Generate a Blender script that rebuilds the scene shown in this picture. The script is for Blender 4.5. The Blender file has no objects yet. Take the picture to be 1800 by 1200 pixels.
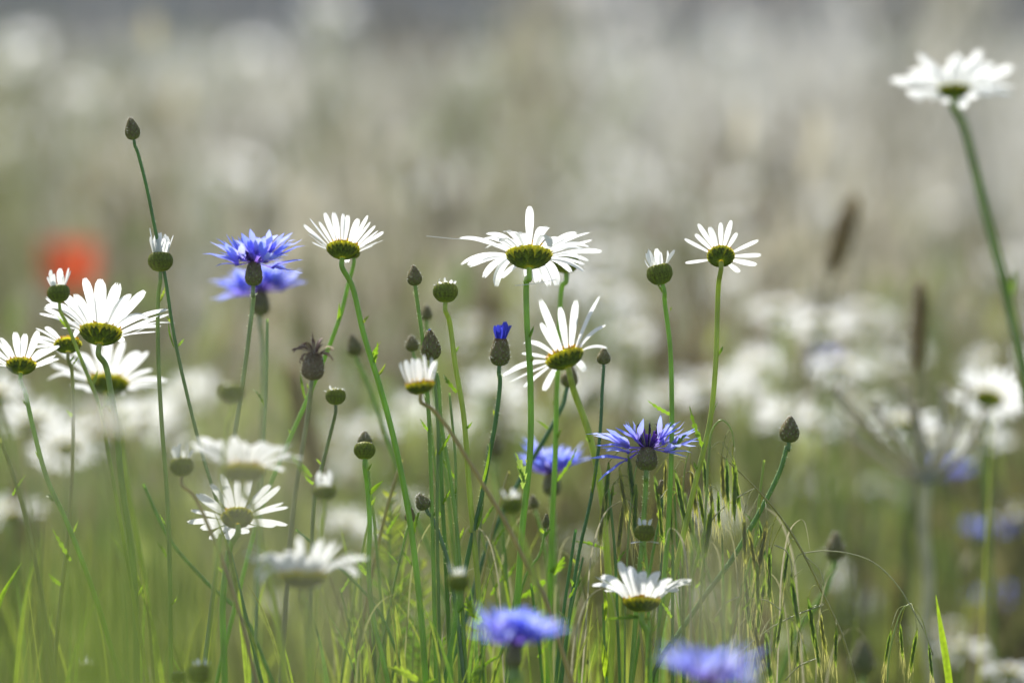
import bpy, math, random
import numpy as np
from mathutils import Vector, Matrix
R = math.radians
random.seed(7); rng = np.random.default_rng(11)
S = bpy.context.scene
COL = S.collection

# ------------------------------------------------------------------ camera, sky, sun, exposure
CAM_H, PITCH, FOCUS = 0.72, R(3.01), 2.0
cd = bpy.data.cameras.new('camera'); cam = bpy.data.objects.new('camera', cd); COL.objects.link(cam)
cam.location = (0, 0, CAM_H); cam.rotation_euler = (R(90) - PITCH, 0, 0)
cd.lens = 200; cd.sensor_width = 36; cd.clip_start = 0.05; cd.clip_end = 2000
cd.dof.use_dof = True; cd.dof.focus_distance = FOCUS; cd.dof.aperture_fstop = 6.0
S.camera = cam
SUN_EL, SUN_AZ = R(48), R(-24)                      # azimuth from +Y towards +X
W = bpy.data.worlds.new("World"); S.world = W; W.use_nodes = True
wn = W.node_tree.nodes; wl = W.node_tree.links; wn.clear()
sky = wn.new('ShaderNodeTexSky'); sky.sky_type = 'NISHITA'; sky.sun_disc = False
sky.sun_elevation = SUN_EL; sky.sun_rotation = SUN_AZ; sky.air_density = 1.0; sky.dust_density = 1.5
bg = wn.new('ShaderNodeBackground'); bg.inputs[1].default_value = 0.10
wo = wn.new('ShaderNodeOutputWorld'); wl.new(sky.outputs[0], bg.inputs[0]); wl.new(bg.outputs[0], wo.inputs[0])
ld = bpy.data.lights.new('sun', 'SUN'); ld.energy = 4.8; ld.angle = R(0.53); ld.color = (1.0, 0.955, 0.87)
sun = bpy.data.objects.new('sun', ld); COL.objects.link(sun)
sdir = Vector((math.sin(SUN_AZ) * math.cos(SUN_EL), math.cos(SUN_AZ) * math.cos(SUN_EL), math.sin(SUN_EL)))
sun.rotation_euler = sdir.to_track_quat('Z', 'Y').to_euler()
S.view_settings.view_transform = 'Standard'; S.view_settings.look = 'None'
S.view_settings.exposure = 0.70; S.view_settings.gamma = 1.0
S.cycles.use_denoising = True; S.cycles.denoiser = 'OPENIMAGEDENOISE'
S.cycles.max_bounces = 8; S.cycles.diffuse_bounces = 4; S.cycles.transmission_bounces = 6; S.cycles.transparent_max_bounces = 8
S.cycles.sample_clamp_indirect = 4.0

CAM = Vector((0, 0, CAM_H)); FW = Vector((0, math.cos(PITCH), -math.sin(PITCH))); UP = Vector((0, math.sin(PITCH), math.cos(PITCH)))
def at(px, py, d):
    """A point of the meadow, d metres in front of the camera, seen at that place of the photograph."""
    return CAM + d * FW + Vector(((px - 900) * 1e-4 * d, 0, 0)) + (600 - py) * 1e-4 * d * UP

# ------------------------------------------------------------------ materials
MATS = {}
def mat(name, col=None, trans=0.0, rough=0.5, spec=0.3, vary=0.25, scale=400., tcol=None, bump=0.0, stretch=(1, 1, 1)):
    """Principled + translucent surface; col None reads the mesh's own colour attribute."""
    m = bpy.data.materials.new(name); m.use_nodes = True
    n = m.node_tree.nodes; l = m.node_tree.links; n.clear()
    out = n.new('ShaderNodeOutputMaterial'); p = n.new('ShaderNodeBsdfPrincipled')
    p.inputs['Roughness'].default_value = rough; p.inputs['Specular IOR Level'].default_value = spec
    if col is None:
        a = n.new('ShaderNodeAttribute'); a.attribute_name = 'Col'; csrc = a.outputs['Color']
    else:
        a = n.new('ShaderNodeRGB'); a.outputs[0].default_value = (*col, 1); csrc = a.outputs[0]
    tc = n.new('ShaderNodeTexCoord'); mp = n.new('ShaderNodeMapping'); mp.inputs['Scale'].default_value = stretch
    nz = n.new('ShaderNodeTexNoise'); nz.inputs['Scale'].default_value = scale; nz.inputs['Detail'].default_value = 3
    l.new(tc.outputs['Object'], mp.inputs[0]); l.new(mp.outputs[0], nz.inputs['Vector'])
    mr = n.new('ShaderNodeMapRange'); mr.inputs[1].default_value = .25; mr.inputs[2].default_value = .75
    mr.inputs[3].default_value = 1 - vary; mr.inputs[4].default_value = 1 + vary
    l.new(nz.outputs[0], mr.inputs[0])
    mx = n.new('ShaderNodeVectorMath'); mx.operation = 'SCALE'
    l.new(csrc, mx.inputs[0]); l.new(mr.outputs[0], mx.inputs['Scale'])
    l.new(mx.outputs[0], p.inputs['Base Color'])
    if bump:
        b = n.new('ShaderNodeBump'); b.inputs['Strength'].default_value = bump; b.inputs['Distance'].default_value = .0004
        l.new(nz.outputs[0], b.inputs['Height']); l.new(b.outputs[0], p.inputs['Normal'])
    surf = p.outputs[0]
    if trans:
        t = n.new('ShaderNodeBsdfTranslucent'); ms = n.new('ShaderNodeMixShader'); ms.inputs[0].default_value = trans
        if tcol:
            tm = n.new('ShaderNodeVectorMath'); tm.operation = 'MULTIPLY'; tm.inputs[1].default_value = tcol
            l.new(mx.outputs[0], tm.inputs[0]); l.new(tm.outputs[0], t.inputs[0])
        else: l.new(mx.outputs[0], t.inputs[0])
        l.new(p.outputs[0], ms.inputs[1]); l.new(t.outputs[0], ms.inputs[2]); surf = ms.outputs[0]
    l.new(surf, out.inputs[0]); MATS[name] = m; return m
mat('white_petal', (.77, .785, .78), trans=.64, rough=.55, spec=.25, vary=.04, scale=700)
mat('bract', None, trans=.58, rough=.5, spec=.3, vary=.25, scale=1500, tcol=(1.6, 1.85, .28))
mat('yellow_floret', (.85, .62, .03), trans=.70, rough=.6, vary=.25, scale=2500)
mat('green_stem', None, trans=.30, rough=.33, spec=.6, vary=.25, scale=500, bump=.4, stretch=(1, 1, .12), tcol=(1.5, 1.7, .8))
mat('leaf', None, trans=.58, rough=.4, spec=.5, vary=.25, scale=600, tcol=(1.5, 1.6, .6))
mat('bud_scale', None, trans=.35, rough=.6, spec=.25, vary=.25, scale=1500)
mat('hair', (.8, .8, .74), trans=.5, rough=.5, vary=.05)
mat('blue_floret', None, trans=.58, rough=.5, spec=.3, vary=.12, scale=900)
mat('dry', None, trans=.45, rough=.6, spec=.2, vary=.2, scale=500)
mat('far_leaf', None, trans=.35, rough=.6, spec=.15, vary=.15, scale=3)
mat('red_petal', (.62, .10, .035), trans=.5, rough=.5, vary=.15, scale=200)
mat('thread', (.9, .9, .9), trans=.2, rough=.15, spec=1.0, vary=.0)
GREEN, OLIVE, BROWN, BLUEGREEN = (.26, .40, .06), (.38, .42, .08), (.36, .28, .13), (.24, .34, .08)

# ------------------------------------------------------------------ mesh helpers
class MB:
    def __init__(s): s.v, s.f, s.c, s.o = [], [], [], Vector((0, 0, 0))
    def grid(s, rows, cols, closed=False):
        """rows: list of equally long lists of points; cols: one colour, or a list of row colours / row lists."""
        b = len(s.v); n = len(rows[0])
        for i, r in enumerate(rows):
            for j, p in enumerate(r):
                s.v.append(p)
                c = cols if not isinstance(cols, list) else cols[i]
                s.c.append(c if not isinstance(c, list) else c[j])
        for i in range(len(rows) - 1):
            for j in range(n if closed else n - 1):
                k = (j + 1) % n
                s.f.append((b + i * n + j, b + i * n + k, b + (i + 1) * n + k, b + (i + 1) * n + j))
    def tube(s, pts, rad, col, n=7, cap=True):
        rad = rad if isinstance(rad, (list, tuple)) else [rad] * len(pts)
        t = (pts[1] - pts[0]).normalized(); ref = Vector((1, 0, 0)) if abs(t.x) < .9 else Vector((0, 1, 0))
        nrm = (ref - t * ref.dot(t)).normalized(); rows = []
        for i, p in enumerate(pts):
            t = (pts[min(i + 1, len(pts) - 1)] - pts[max(i - 1, 0)]).normalized()
            nrm = (nrm - t * nrm.dot(t)).normalized(); bn = t.cross(nrm)
            rows.append([p + (nrm * math.cos(2 * math.pi * k / n) + bn * math.sin(2 * math.pi * k / n)) * rad[i] * (1 + .10 * (k % 2)) for k in range(n)])
        b = len(s.v); s.grid(rows, col, closed=True)
        if cap: s.f.append(tuple(b + (len(rows) - 1) * n + k for k in range(n)))
    def build(s, name, m, parent, smooth=True):
        me = bpy.data.meshes.new(name); o = parent.matrix_basis.translation if parent else Vector((0, 0, 0))
        if parent and parent.parent: o = o + parent.parent.matrix_basis.translation
        me.from_pydata([tuple(Vector(p) - o) for p in s.v], [], s.f)
        a = me.color_attributes.new('Col', 'FLOAT_COLOR', 'POINT')
        a.data.foreach_set('color', np.array([(c[0], c[1], c[2], 1.) for c in s.c], dtype=np.float32).ravel())
        if smooth: me.polygons.foreach_set('use_smooth', [True] * len(me.polygons))
        me.materials.append(MATS[m]); ob = bpy.data.objects.new(name, me); COL.objects.link(ob)
        ob.parent = parent; return ob
def thing(name, label, cat, loc, group=None):
    o = bpy.data.objects.new(name, None); o.empty_display_size = .02; COL.objects.link(o); o.location = loc
    o['label'] = label; o['category'] = cat
    if group: o['group'] = group
    return o
def tag(o, kind=None, label=None, cat=None, group=None):
    for k, v in (('kind', kind), ('label', label), ('category', cat), ('group', group)):
        if v: o[k] = v
    return o
def dup(root, loc, scale=1., rz=0., label=None, group=None):
    r = root.copy(); COL.objects.link(r); r.location = loc; r.scale = (scale,) * 3; r.rotation_euler = (0, 0, rz)
    if label: r['label'] = label
    if group: r['group'] = group
    for ch in root.children:
        c = ch.copy(); COL.objects.link(c); c.parent = r
        for g in ch.children: q = g.copy(); COL.objects.link(q); q.parent = c
    return r
def lerp(a, b, t): return tuple(a[i] + (b[i] - a[i]) * t for i in range(3))
def mul(c, k): return (c[0] * k, c[1] * k, c[2] * k)
def smooth(pts, n=5):
    """Centripetal Catmull-Rom curve through the points."""
    P = [pts[0] * 2 - pts[1]] + list(pts) + [pts[-1] * 2 - pts[-2]]; out = []
    for i in range(1, len(P) - 2):
        a, b, c, d = P[i - 1], P[i], P[i + 1], P[i + 2]
        t1 = max(1e-4, (b - a).length ** .5); t2 = t1 + max(1e-4, (c - b).length ** .5); t3 = t2 + max(1e-4, (d - c).length ** .5)
        for k in range(n):
            t = t1 + (t2 - t1) * k / n
            A = a * ((t1 - t) / t1) + b * (t / t1); B = b * ((t2 - t) / (t2 - t1)) + c * ((t - t1) / (t2 - t1)); C = c * ((t3 - t) / (t3 - t2)) + d * ((t - t2) / (t3 - t2))
            A2 = A * ((t2 - t) / t2) + B * (t / t2); B2 = B * ((t3 - t) / (t3 - t1)) + C * ((t - t1) / (t3 - t1))
            out.append(A2 * ((t2 - t) / (t2 - t1)) + B2 * ((t - t1) / (t2 - t1)))
    out.append(pts[-1]); return out
def to_ground(pts):
    """Lengthens a stem path, top first, down to the soil."""
    p, q = pts[-1], pts[-2]; v = p - q; v = v / max(.15 * v.length + 1e-6, -v.z) if v.z < 0 else Vector((0, 0, -1))
    h = p.z; dx = max(-.10, min(.10, v.x * h * .55)); dy = max(-.05, min(.05, v.y * h * .5)) + random.uniform(-.02, .02)
    mid = p + Vector((dx * .65, dy * .4, -h * .5)); return list(pts) + [mid, Vector((p.x + dx, p.y + dy, 0))]
def px_path(pts, d):
    return [at(p[0], p[1], p[2] if len(p) > 2 else d) for p in pts]

def axes(tilt, roll):
    """Head frame: axis tilted away from the camera by tilt and leaning left by roll; X right, N towards the camera and up."""
    t, r = R(tilt), R(roll); rot = Matrix.Rotation(-r, 3, 'Y')
    return rot @ Vector((0, math.sin(t), math.cos(t))), rot @ Vector((1, 0, 0)), rot @ Vector((0, -math.cos(t), math.sin(t)))

# ------------------------------------------------------------------ plant pieces
def petal(mb, c, r, a, r0, L, Wd, cup, droop, twist=0., rows=9, colr=(.9, .91, .89), notch=.05):
    t = a.cross(r).normalized(); p = c + r * r0; out = []; us = (-1, -.5, 0, .5, 1); e = cup
    for i in range(rows):
        v = i / (rows - 1)
        e = cup - droop * v ** 1.4; d = r * math.cos(e) + a * math.sin(e); nn = a * math.cos(e) - r * math.sin(e)
        if i: p = p + d * (L / (rows - 1))
        w = Wd * (.42 + .58 * min(1, v / .5) ** .8)
        if v > .72: w *= math.sqrt(max(0.02, 1 - ((v - .72) / .30) ** 2))
        tw = twist * v; tt = t * math.cos(tw) + nn * math.sin(tw); n2 = nn * math.cos(tw) - t * math.sin(tw)
        row = []
        for u in us:
            q = p + tt * (u * w) + n2 * (-.22 * w * u * u + .07 * w * math.cos(2 * math.pi * u))
            if i >= rows - 2: q = q - d * (L * notch * (.5 - .5 * math.cos(2 * math.pi * u)))
            row.append(q)
        out.append(row)
    mb.grid(out, colr)
def rev(mb, c, a, x, n, prof, col, seg=24):
    """Surface of revolution about a; prof lists (radius, height)."""
    rows = [[c + a * h + (x * math.cos(2 * math.pi * k / seg) + n * math.sin(2 * math.pi * k / seg)) * r for k in range(seg)] for r, h in prof]
    mb.grid(rows, col, closed=True)
def scale_leaf(mb, c, a, x, n, prof, v0, v1, th, hw, off, cb, ct):
    """One bract lying on a surface of revolution, from profile parameter v0 to v1, half-angle hw at its base."""
    def pt(v, ang, o):
        f = v * (len(prof) - 1); i = min(int(f), len(prof) - 2); f -= i
        r = prof[i][0] * (1 - f) + prof[i + 1][0] * f; h = prof[i][1] * (1 - f) + prof[i + 1][1] * f
        return c + a * h + (x * math.cos(ang) + n * math.sin(ang)) * (r + o)
    rows, cs = [], []
    for i, w in enumerate((.75, 1., .8, .12)):
        v = v0 + (v1 - v0) * i / 3; o = off * (.4 + .6 * i / 3)
        rows.append([pt(v, th - hw * w, o * .6), pt(v, th, o * 1.2), pt(v, th + hw * w, o * .6)])
        e = lerp(cb, ct, .35 + .65 * i / 3); cs.append([e, lerp(cb, ct, (i / 3) ** 2 * .8), e])
    mb.grid(rows, cs)
def bristles(mb, c, a, x, n, prof, L, w, num, base=.1):
    for _ in range(num):
        v = random.uniform(base, .95) * (len(prof) - 1); i = min(int(v), len(prof) - 2); f = v - i
        r = prof[i][0] * (1 - f) + prof[i + 1][0] * f; h = prof[i][1] * (1 - f) + prof[i + 1][1] * f; th = random.uniform(0, 6.283)
        o = x * math.cos(th) + n * math.sin(th); p = c + a * h + o * r
        q = p + (o * random.uniform(.5, 1) + a * random.uniform(.1, .9)).normalized() * L * random.uniform(.5, 1.2)
        s = (q - p).cross(Vector((0, 1, 0))); s = (s.normalized() if s.length > 1e-9 else x) * w
        mb.grid([[p - s, p + s], [q - s * .2, q + s * .2]], (.8, .8, .74))
def stem_mesh(path, w, col, topw=.85, n=8, k=5, fuzz=0):
    p = smooth(path, k); mb = MB(); m = len(p); col = mul(col, 1.15) if max(col) > .26 else mul(col, 1.7)
    rad = [w * .41 * (topw + (1.12 - topw) * (i / (m - 1)) ** .5) for i in range(m)]
    cs = [lerp(mul(col, .95), mul(col, 1.1), .5 + .5 * math.sin(i * 1.7 + w * 9e4)) for i in range(m)]
    mb.tube(p, rad, cs, n=n)
    if fuzz:
        for _ in range(fuzz):
            i = min(m - 3, int(random.random() * (m - 12 if m > 20 else m - 3))); q = p[i].lerp(p[i + 1], random.random()); th = random.uniform(0, 6.283)
            o = Vector((math.cos(th), math.sin(th), random.uniform(-.2, .8))); e = q + o * (rad[i] + w * random.uniform(.15, .5)); sd = Vector((0, 0, w * .05)); b = q + o * rad[i] * .8
            mb.grid([[b - sd, b + sd], [e - sd * .2, e + sd * .2]], (.75, .75, .66))
    return mb
def leaf_mesh(p0, p1, w, col, teeth=0, sag=.12, rows=11):
    mb = MB(); ax = p1 - p0; L = ax.length; side = Vector((-ax.z, random.uniform(-.5, .5) * L, ax.x)).normalized(); nrm = ax.normalized().cross(side)
    out, cs = [], []
    for i in range(rows):
        v = i / (rows - 1); ww = w * (.35 + .65 * math.sin(math.pi * min(1, v * .85 + .12)) ) * (1 - v ** 4 * .9)
        if teeth and 0 < i < rows - 1: ww *= (1.35 if i % 2 else .55)
        c = p0 + ax * v + nrm * (sag * L * math.sin(math.pi * v)) + Vector((0, 0, -sag * L * .5 * v * v))
        up = ax.normalized() * (ww * .5 if teeth and i % 2 else 0)
        out.append([c - side * ww * .5 + nrm * ww * .2 + up, c, c + side * ww * .5 + nrm * ww * .2 + up])
        cs.append([mul(col, 1.1), mul(col, .8), mul(col, 1.1)])
    mb.grid(out, cs); return mb
def add_leaves(root, leaves, d, s, path=None, n=0):
    for k in range(n):
        i = random.randint(6, max(7, len(path) - 12)); p = path[min(i, len(path) - 1)]; sg = random.choice((-1, 1)); l = random.uniform(12, 34) * s
        q = p + Vector((sg * l * random.uniform(.3, .8), random.uniform(-.3, .3) * l, l * random.uniform(.7, 1)))
        leaf_mesh(p, q, random.uniform(3, 6) * s, random.choice(((.22, .32, .05), (.16, .26, .05), (.28, .34, .08))), random.choice((0, 3, 3)), random.uniform(-.2, .3)).build('leaf', 'leaf', root)
    for lf in leaves:
        x0, y0, x1, y1, w = lf[:5]; teeth = lf[5] if len(lf) > 5 else 0; col = lf[6] if len(lf) > 6 else (.16, .26, .03)
        leaf_mesh(at(x0, y0, d), at(x1, y1, d + random.uniform(-.006, .006)), w * s, col, teeth).build('leaf', 'leaf', root)

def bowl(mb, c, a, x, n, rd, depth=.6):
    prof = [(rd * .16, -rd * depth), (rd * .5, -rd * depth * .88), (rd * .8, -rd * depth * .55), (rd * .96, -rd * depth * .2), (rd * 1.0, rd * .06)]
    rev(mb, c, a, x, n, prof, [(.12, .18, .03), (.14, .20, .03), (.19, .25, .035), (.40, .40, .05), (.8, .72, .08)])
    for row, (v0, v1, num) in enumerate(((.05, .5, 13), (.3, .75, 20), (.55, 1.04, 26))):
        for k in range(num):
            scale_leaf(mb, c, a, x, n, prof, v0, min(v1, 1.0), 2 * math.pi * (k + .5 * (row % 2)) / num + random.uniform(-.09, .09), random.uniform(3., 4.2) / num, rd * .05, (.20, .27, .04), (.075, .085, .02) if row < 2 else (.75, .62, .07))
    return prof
def daisy_head(root, c, s, rd, L, tilt, roll, cup, droop, angles, pw=.15, jit=1., hi=True):
    """White-rayed head centred at c; rd and L in picture units s. Parts: bracts, disc, petals."""
    a, x, n = axes(tilt, roll); rd *= s; L *= s
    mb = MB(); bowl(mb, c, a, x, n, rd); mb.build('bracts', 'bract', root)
    mb = MB(); rev(mb, c, a, x, n, [(rd * .97, rd * .02), (rd * .93, rd * .18), (rd * .7, rd * .34), (rd * .35, rd * .42), (rd * .02, rd * .43)], (.8, .55, .02), 18)
    for k in range(64 if hi else 24):
        th = random.uniform(0, 6.283); q = math.sqrt(random.random()); o = x * math.cos(th) + n * math.sin(th)
        b = c + o * rd * .97 * q + a * rd * (.06 + .36 * (1 - q * q)); dirn = (a + o * .7 * q).normalized()
        mb.tube([b, b + dirn * rd * .12, b + dirn * rd * .16], [rd * .05, rd * .055, rd * .015], (.8, .5, .02), n=5)
    mb.build('disc', 'yellow_floret', root)
    mb = MB()
    for th in angles:
        cu, dr0, lf = cup, droop, 1.
        if isinstance(th, tuple): th, cu, dr0, lf = th
        cu += 12 * max(0, math.sin(R(th)))
        t = R(th + random.uniform(-3, 3) * jit); o = x * math.cos(t) + n * math.sin(t)
        dr = R(dr0) * random.uniform(.3, 1.6); l = lf * L * random.uniform(.86, 1.1); q = random.random()
        if q < .07: dr += R(55)
        elif q < .13: l *= .72
        elif q < .2: dr -= R(28)
        petal(mb, c + a * rd * random.uniform(-.06, .1), o, a, rd * .86, l, L * pw * .84 * random.uniform(.7, 1.15), R(cu + random.uniform(-8, 8) * jit), dr, random.uniform(-.45, .45), rows=9 if hi else 6, notch=random.uniform(.02, .09))
    mb.build('petals', 'white_petal', root)
    return c - a * rd * .5, a
def daisy(label, px, py, d, rd, L, tilt, roll, cup, droop, angles, stem, w=13, col=GREEN, leaves=(), pw=.15, group='oxeye daisies in flower', hi=True, jit=1.):
    s = 1e-4 * d
    if isinstance(angles, int): n = angles; off = random.uniform(0, 360); angles = [off + 360 * k / n for k in range(n)]
    c = at(px, py, d); a, _, _ = axes(tilt, roll); b = c - a * rd * s * .62
    path = to_ground([b] + [b - a * rd * s * .35 + Vector((0, 0, -rd * s * .2))] + px_path(stem, d))
    root = thing('oxeye_daisy', label, 'daisy', path[-1], group)
    stem_mesh(path, w * s, col).build('stem', 'green_stem', root)
    daisy_head(root, c, s, rd, L, tilt, roll, cup, droop, angles, pw, jit, hi); add_leaves(root, leaves, d, s, smooth(path), 3 if 1.93 < d < 2.1 else 0); return root
def daisy_bud(label, px, py, d, r, stem, tuft=30, tuftn=14, spread=18, tilt=8, roll=0, w=10, col=GREEN, leaves=(), flat=1.0, group='daisy buds not yet open', fallen=0):
    """Round green bud; bracts closed over a tuft of white petals showing at the top."""
    s = 1e-4 * d; c = at(px, py, d); a, x, n = axes(tilt, roll); rr = r * s
    path = to_ground([c - a * rr * .72 * flat, c - a * rr * 1.5] + px_path(stem, d))
    root = thing('daisy_bud', label, 'flower bud', path[-1], group)
    stem_mesh(path, w * s, col).build('stem', 'green_stem', root)
    prof = [(rr * .2, -rr * .80 * flat), (rr * .62, -rr * .66 * flat), (rr * .93, -rr * .25 * flat), (rr, rr * .12 * flat), (rr * .9, rr * .45 * flat), (rr * .68, rr * .70 * flat)]
    mb = MB(); rev(mb, c, a, x, n, prof + [(rr * .3, rr * .82 * flat), (rr * .01, rr * .85 * flat)], [(.26, .30, .05)] * 3 + [(.30, .33, .06)] * 2 + [(.45, .42, .12)] * 3, 20)
    for row, (v0, v1, num) in enumerate(((.02, .45, 12), (.22, .68, 15), (.45, .99, 17))):
        for k in range(num): scale_leaf(mb, c, a, x, n, prof, v0, v1, 2 * math.pi * (k + .5 * row) / num, 3.4 / num, rr * .05, (.34, .38, .06), (.15, .13, .03))
    mb.build('bracts', 'bract', root)
    if tuftn:
        mb = MB()
        for k in range(tuftn):
            th = 2 * math.pi * k / tuftn + random.uniform(-.2, .2); o = x * math.cos(th) + n * math.sin(th); l = tuft * s * random.uniform(.6, 1.15)
            petal(mb, c + a * rr * .45 * flat, o, a, rr * .5, l, max(.16 * l, .10 * rr), R(90 - spread * random.uniform(.2, 1.6)), R(random.uniform(-45, 25)), random.uniform(-.9, .9), rows=6)
        mb.build('petals', 'white_petal', root)
    for k in range(fallen):
        mb = MB(); th = (2.9, .3)[k % 2]; o = x * math.cos(th) + n * math.sin(th)
        petal(mb, c - a * rr * .9, o, a, rr * .2, rr * 1.3, rr * .28, R(10), R(30), .3, rows=6); mb.build('petal', 'white_petal', root)
    add_leaves(root, leaves, d, s, smooth(path), 3 if 1.95 < d < 2.1 else 0); return root

BUDP = [(.22, 0), (.62, .05), (.88, .16), (1., .30), (.98, .42), (.84, .56), (.64, .70), (.42, .84), (.20, .95), (.03, 1.)]
def involucre(root, b, a, x, n, r, h, tip=(.16, .09, .07), base=(.28, .35, .08), upto=1.0, hairs=70, name='bracts'):
    prof = [(p * r, q * h) for p, q in BUDP]
    if upto < 1: prof = [(p * r, q * h) for p, q in BUDP[:5]] + [(r * .93, h * .58), (r * .82, h * .74), (r * .70, h * .88), (r * .66, h)]
    mb = MB(); rev(mb, b, a, x, n, prof, [lerp(base, tip, (i / (len(prof) - 1)) ** 1.3) for i in range(len(prof))], 16)
    rows = 8
    for i in range(rows):
        v0 = .02 + .80 * i / rows; num = 8 if i < rows - 2 else 6
        for k in range(num):
            scale_leaf(mb, b, a, x, n, prof, v0, min(.995, v0 + .27), 2 * math.pi * (k + .5 * (i % 2)) / num, 3.1 / num, r * .07, lerp(base, tip, i / rows * .45), lerp(tip, (.30, .20, .13), random.random()))
    o = mb.build(name, 'bud_scale', root)
    if hairs:
        mb = MB(); bristles(mb, b, a, x, n, prof, r * .30, r * .020, hairs); mb.build('hairs', 'hair', o)
def cornflower_bud(label, px, py, d, r, h, stem, tilt=4, roll=0, w=8, col=BLUEGREEN, leaves=(), blue=0, hairs=70, tip=(.19, .09, .05), group='cornflower buds'):
    """Egg-shaped scaly bud with its middle at px, py; blue > 0 lets petals push out of the tip."""
    s = 1e-4 * d; a, x, n = axes(tilt, roll); b = at(px, py, d) - a * h * s * .5
    path = to_ground([b + a * h * s * .04, b - a * h * s * .3] + px_path(stem, d))
    root = thing('cornflower_bud', label, 'flower bud', path[-1], group)
    stem_mesh(path, w * s, col, topw=.95, fuzz=140).build('stem', 'green_stem', root)
    involucre(root, b, a, x, n, r * s, h * s, tip=tip, hairs=hairs, upto=.9 if blue > 10 else 1)
    if blue:
        mb = MB()
        for k in range(9 if blue > 10 else 5):
            th = 2 * math.pi * k / 9 + random.uniform(-.2, .2); o = x * math.cos(th) + n * math.sin(th); l = blue * s * random.uniform(.75, 1.1)
            petal(mb, b + a * h * s * (.84 if blue > 10 else .88), o, a, r * s * (.30 if blue > 10 else .05), l, l * .16, R(84 + random.uniform(-14, 6)), R(random.uniform(-25, 20)), random.uniform(-.8, .8), rows=6, colr=random.choice(((.05, .06, .55), (.09, .10, .75), (.04, .04, .4))))
        mb.build('petals', 'blue_floret', root)
    add_leaves(root, leaves, d, s, smooth(path), 2 if 1.95 < d < 2.1 else 0); return root
def floret(mb, c, dirn, a, L, lobes, spread, base, tipc):
    t = a.cross(dirn).normalized(); nrm = dirn.cross(t).normalized()
    k0 = c + dirn * L * .40
    mb.grid([[c - t * L * .02, c + nrm * L * .015, c + t * L * .02], [k0 - t * L * .07, k0 - nrm * L * .03, k0 + t * L * .07]], [base, lerp(base, tipc, .5)])
    for i in range(lobes):
        al = spread * (i / (lobes - 1) - .5) * 2 + random.uniform(-.06, .06); lift = .35 * (abs(al) / max(spread, .01)) ** 2
        dd = (dirn * math.cos(al) + t * math.sin(al) + nrm * (lift + random.uniform(-.18, .34))).normalized(); tt = (t * math.cos(al) - dirn * math.sin(al)).normalized()
        ll = L * .66 * random.uniform(.75, 1.15); k = c + dirn * L * .34; rows, cs = [], []
        tc = lerp(tipc, (.62, .68, .98), random.random() ** 1.6 * .75)
        for j, w in enumerate((.30, .8, 1., .72, .05)):
            v = j / 4; p = k + dd * ll * v + nrm * ll * .10 * math.sin(v * 2.6) * random.uniform(.3, 1.3); ww = ll * .125 * w
            rows.append([p - tt * ww, p - nrm * ww * .3, p + tt * ww]); cs.append(lerp(base, tc, min(1, .35 + v)))
        mb.grid(rows, cs)
BLUE, VIOLET = (.20, .28, .95), (.34, .17, .72)
def cornflower(label, px, py, d, Rr, stem, tilt=10, roll=0, elev=22, n=11, cal=(16, 46), w=9, col=BLUEGREEN, skip=(), hairs=50, hang=(), leaves=(), group='blue cornflowers in flower', name='cornflower'):
    """Blue head; px, py is where the florets leave the top of the scaly cup."""
    s = 1e-4 * d; a, x, nn = axes(tilt, roll); c = at(px, py, d); b = c - a * cal[1] * s
    path = to_ground([b + a * cal[1] * s * .05, b - a * cal[1] * s * .4] + px_path(stem, d))
    root = thing(name, label, 'cornflower', path[-1], group)
    stem_mesh(path, w * s, col, topw=.95, fuzz=140 if hairs else 0).build('stem', 'green_stem', root)
    involucre(root, b, a, x, nn, cal[0] * s, cal[1] * s, upto=.9, hairs=hairs)
    mb = MB()
    for ring in range(2):
        for k in range(n if ring == 0 else n - 3):
            th = 2 * math.pi * (k + .5 * ring) / (n if ring == 0 else n - 3) + random.uniform(-.15, .15)
            if any(lo <= math.degrees(th) % 360 <= hi_ for lo, hi_ in skip): continue
            o = x * math.cos(th) + nn * math.sin(th); e = R(elev + random.uniform(-22, 20) + 22 * ring)
            floret(mb, c - a * cal[1] * s * .02 + o * cal[0] * s * .3, o * math.cos(e) + a * math.sin(e), a, Rr * s * random.uniform(.82, 1.06) * (1 - .28 * ring), random.choice((4, 5, 5)), R(random.uniform(32, 46)), VIOLET, lerp(BLUE, (.26, .33, .95), random.random()))
    for th, e in hang:
        o = x * math.cos(R(th)) + nn * math.sin(R(th)); floret(mb, c - a * 3 * s + o * cal[0] * s * .5, o * math.cos(R(e)) + a * math.sin(R(e)), a, Rr * s * .92, 3, R(20), VIOLET, BLUE)
    mb.build('ray_florets', 'blue_floret', root)
    mb = MB()
    for k in range(26):
        th = random.uniform(0, 6.283); q = math.sqrt(random.random()); o = x * math.cos(th) + nn * math.sin(th)
        p = c - a * cal[1] * s * .05 + o * cal[0] * s * .5 * q; dv = (a + o * .9 * q).normalized(); l = Rr * s * random.uniform(.2, .38)
        mb.tube([p, p + dv * l * .6, p + dv * l], [.9 * s, 1.3 * s, 1.9 * s], [(.08, .03, .22), (.14, .05, .40), (.3, .12, .6)], n=5)
    mb.build('disc_florets', 'blue_floret', root)
    for k in range(5):
        th = random.uniform(0, 6.283); o = x * math.cos(th) + nn * math.sin(th); p = c + o * cal[0] * s * .4; l = Rr * s * .45
        mb = MB(); mb.tube([p, p + a * l * .5 + o * l * .2, p + a * l * .85 + o * l * .3, p + a * l + o * l * .15], [1.5 * s, 1.5 * s, 1.7 * s, .5 * s], (.02, .015, .05), n=5)
        mb.build('stigma', 'bud_scale', root)
    add_leaves(root, leaves, d, s); return root

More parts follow.
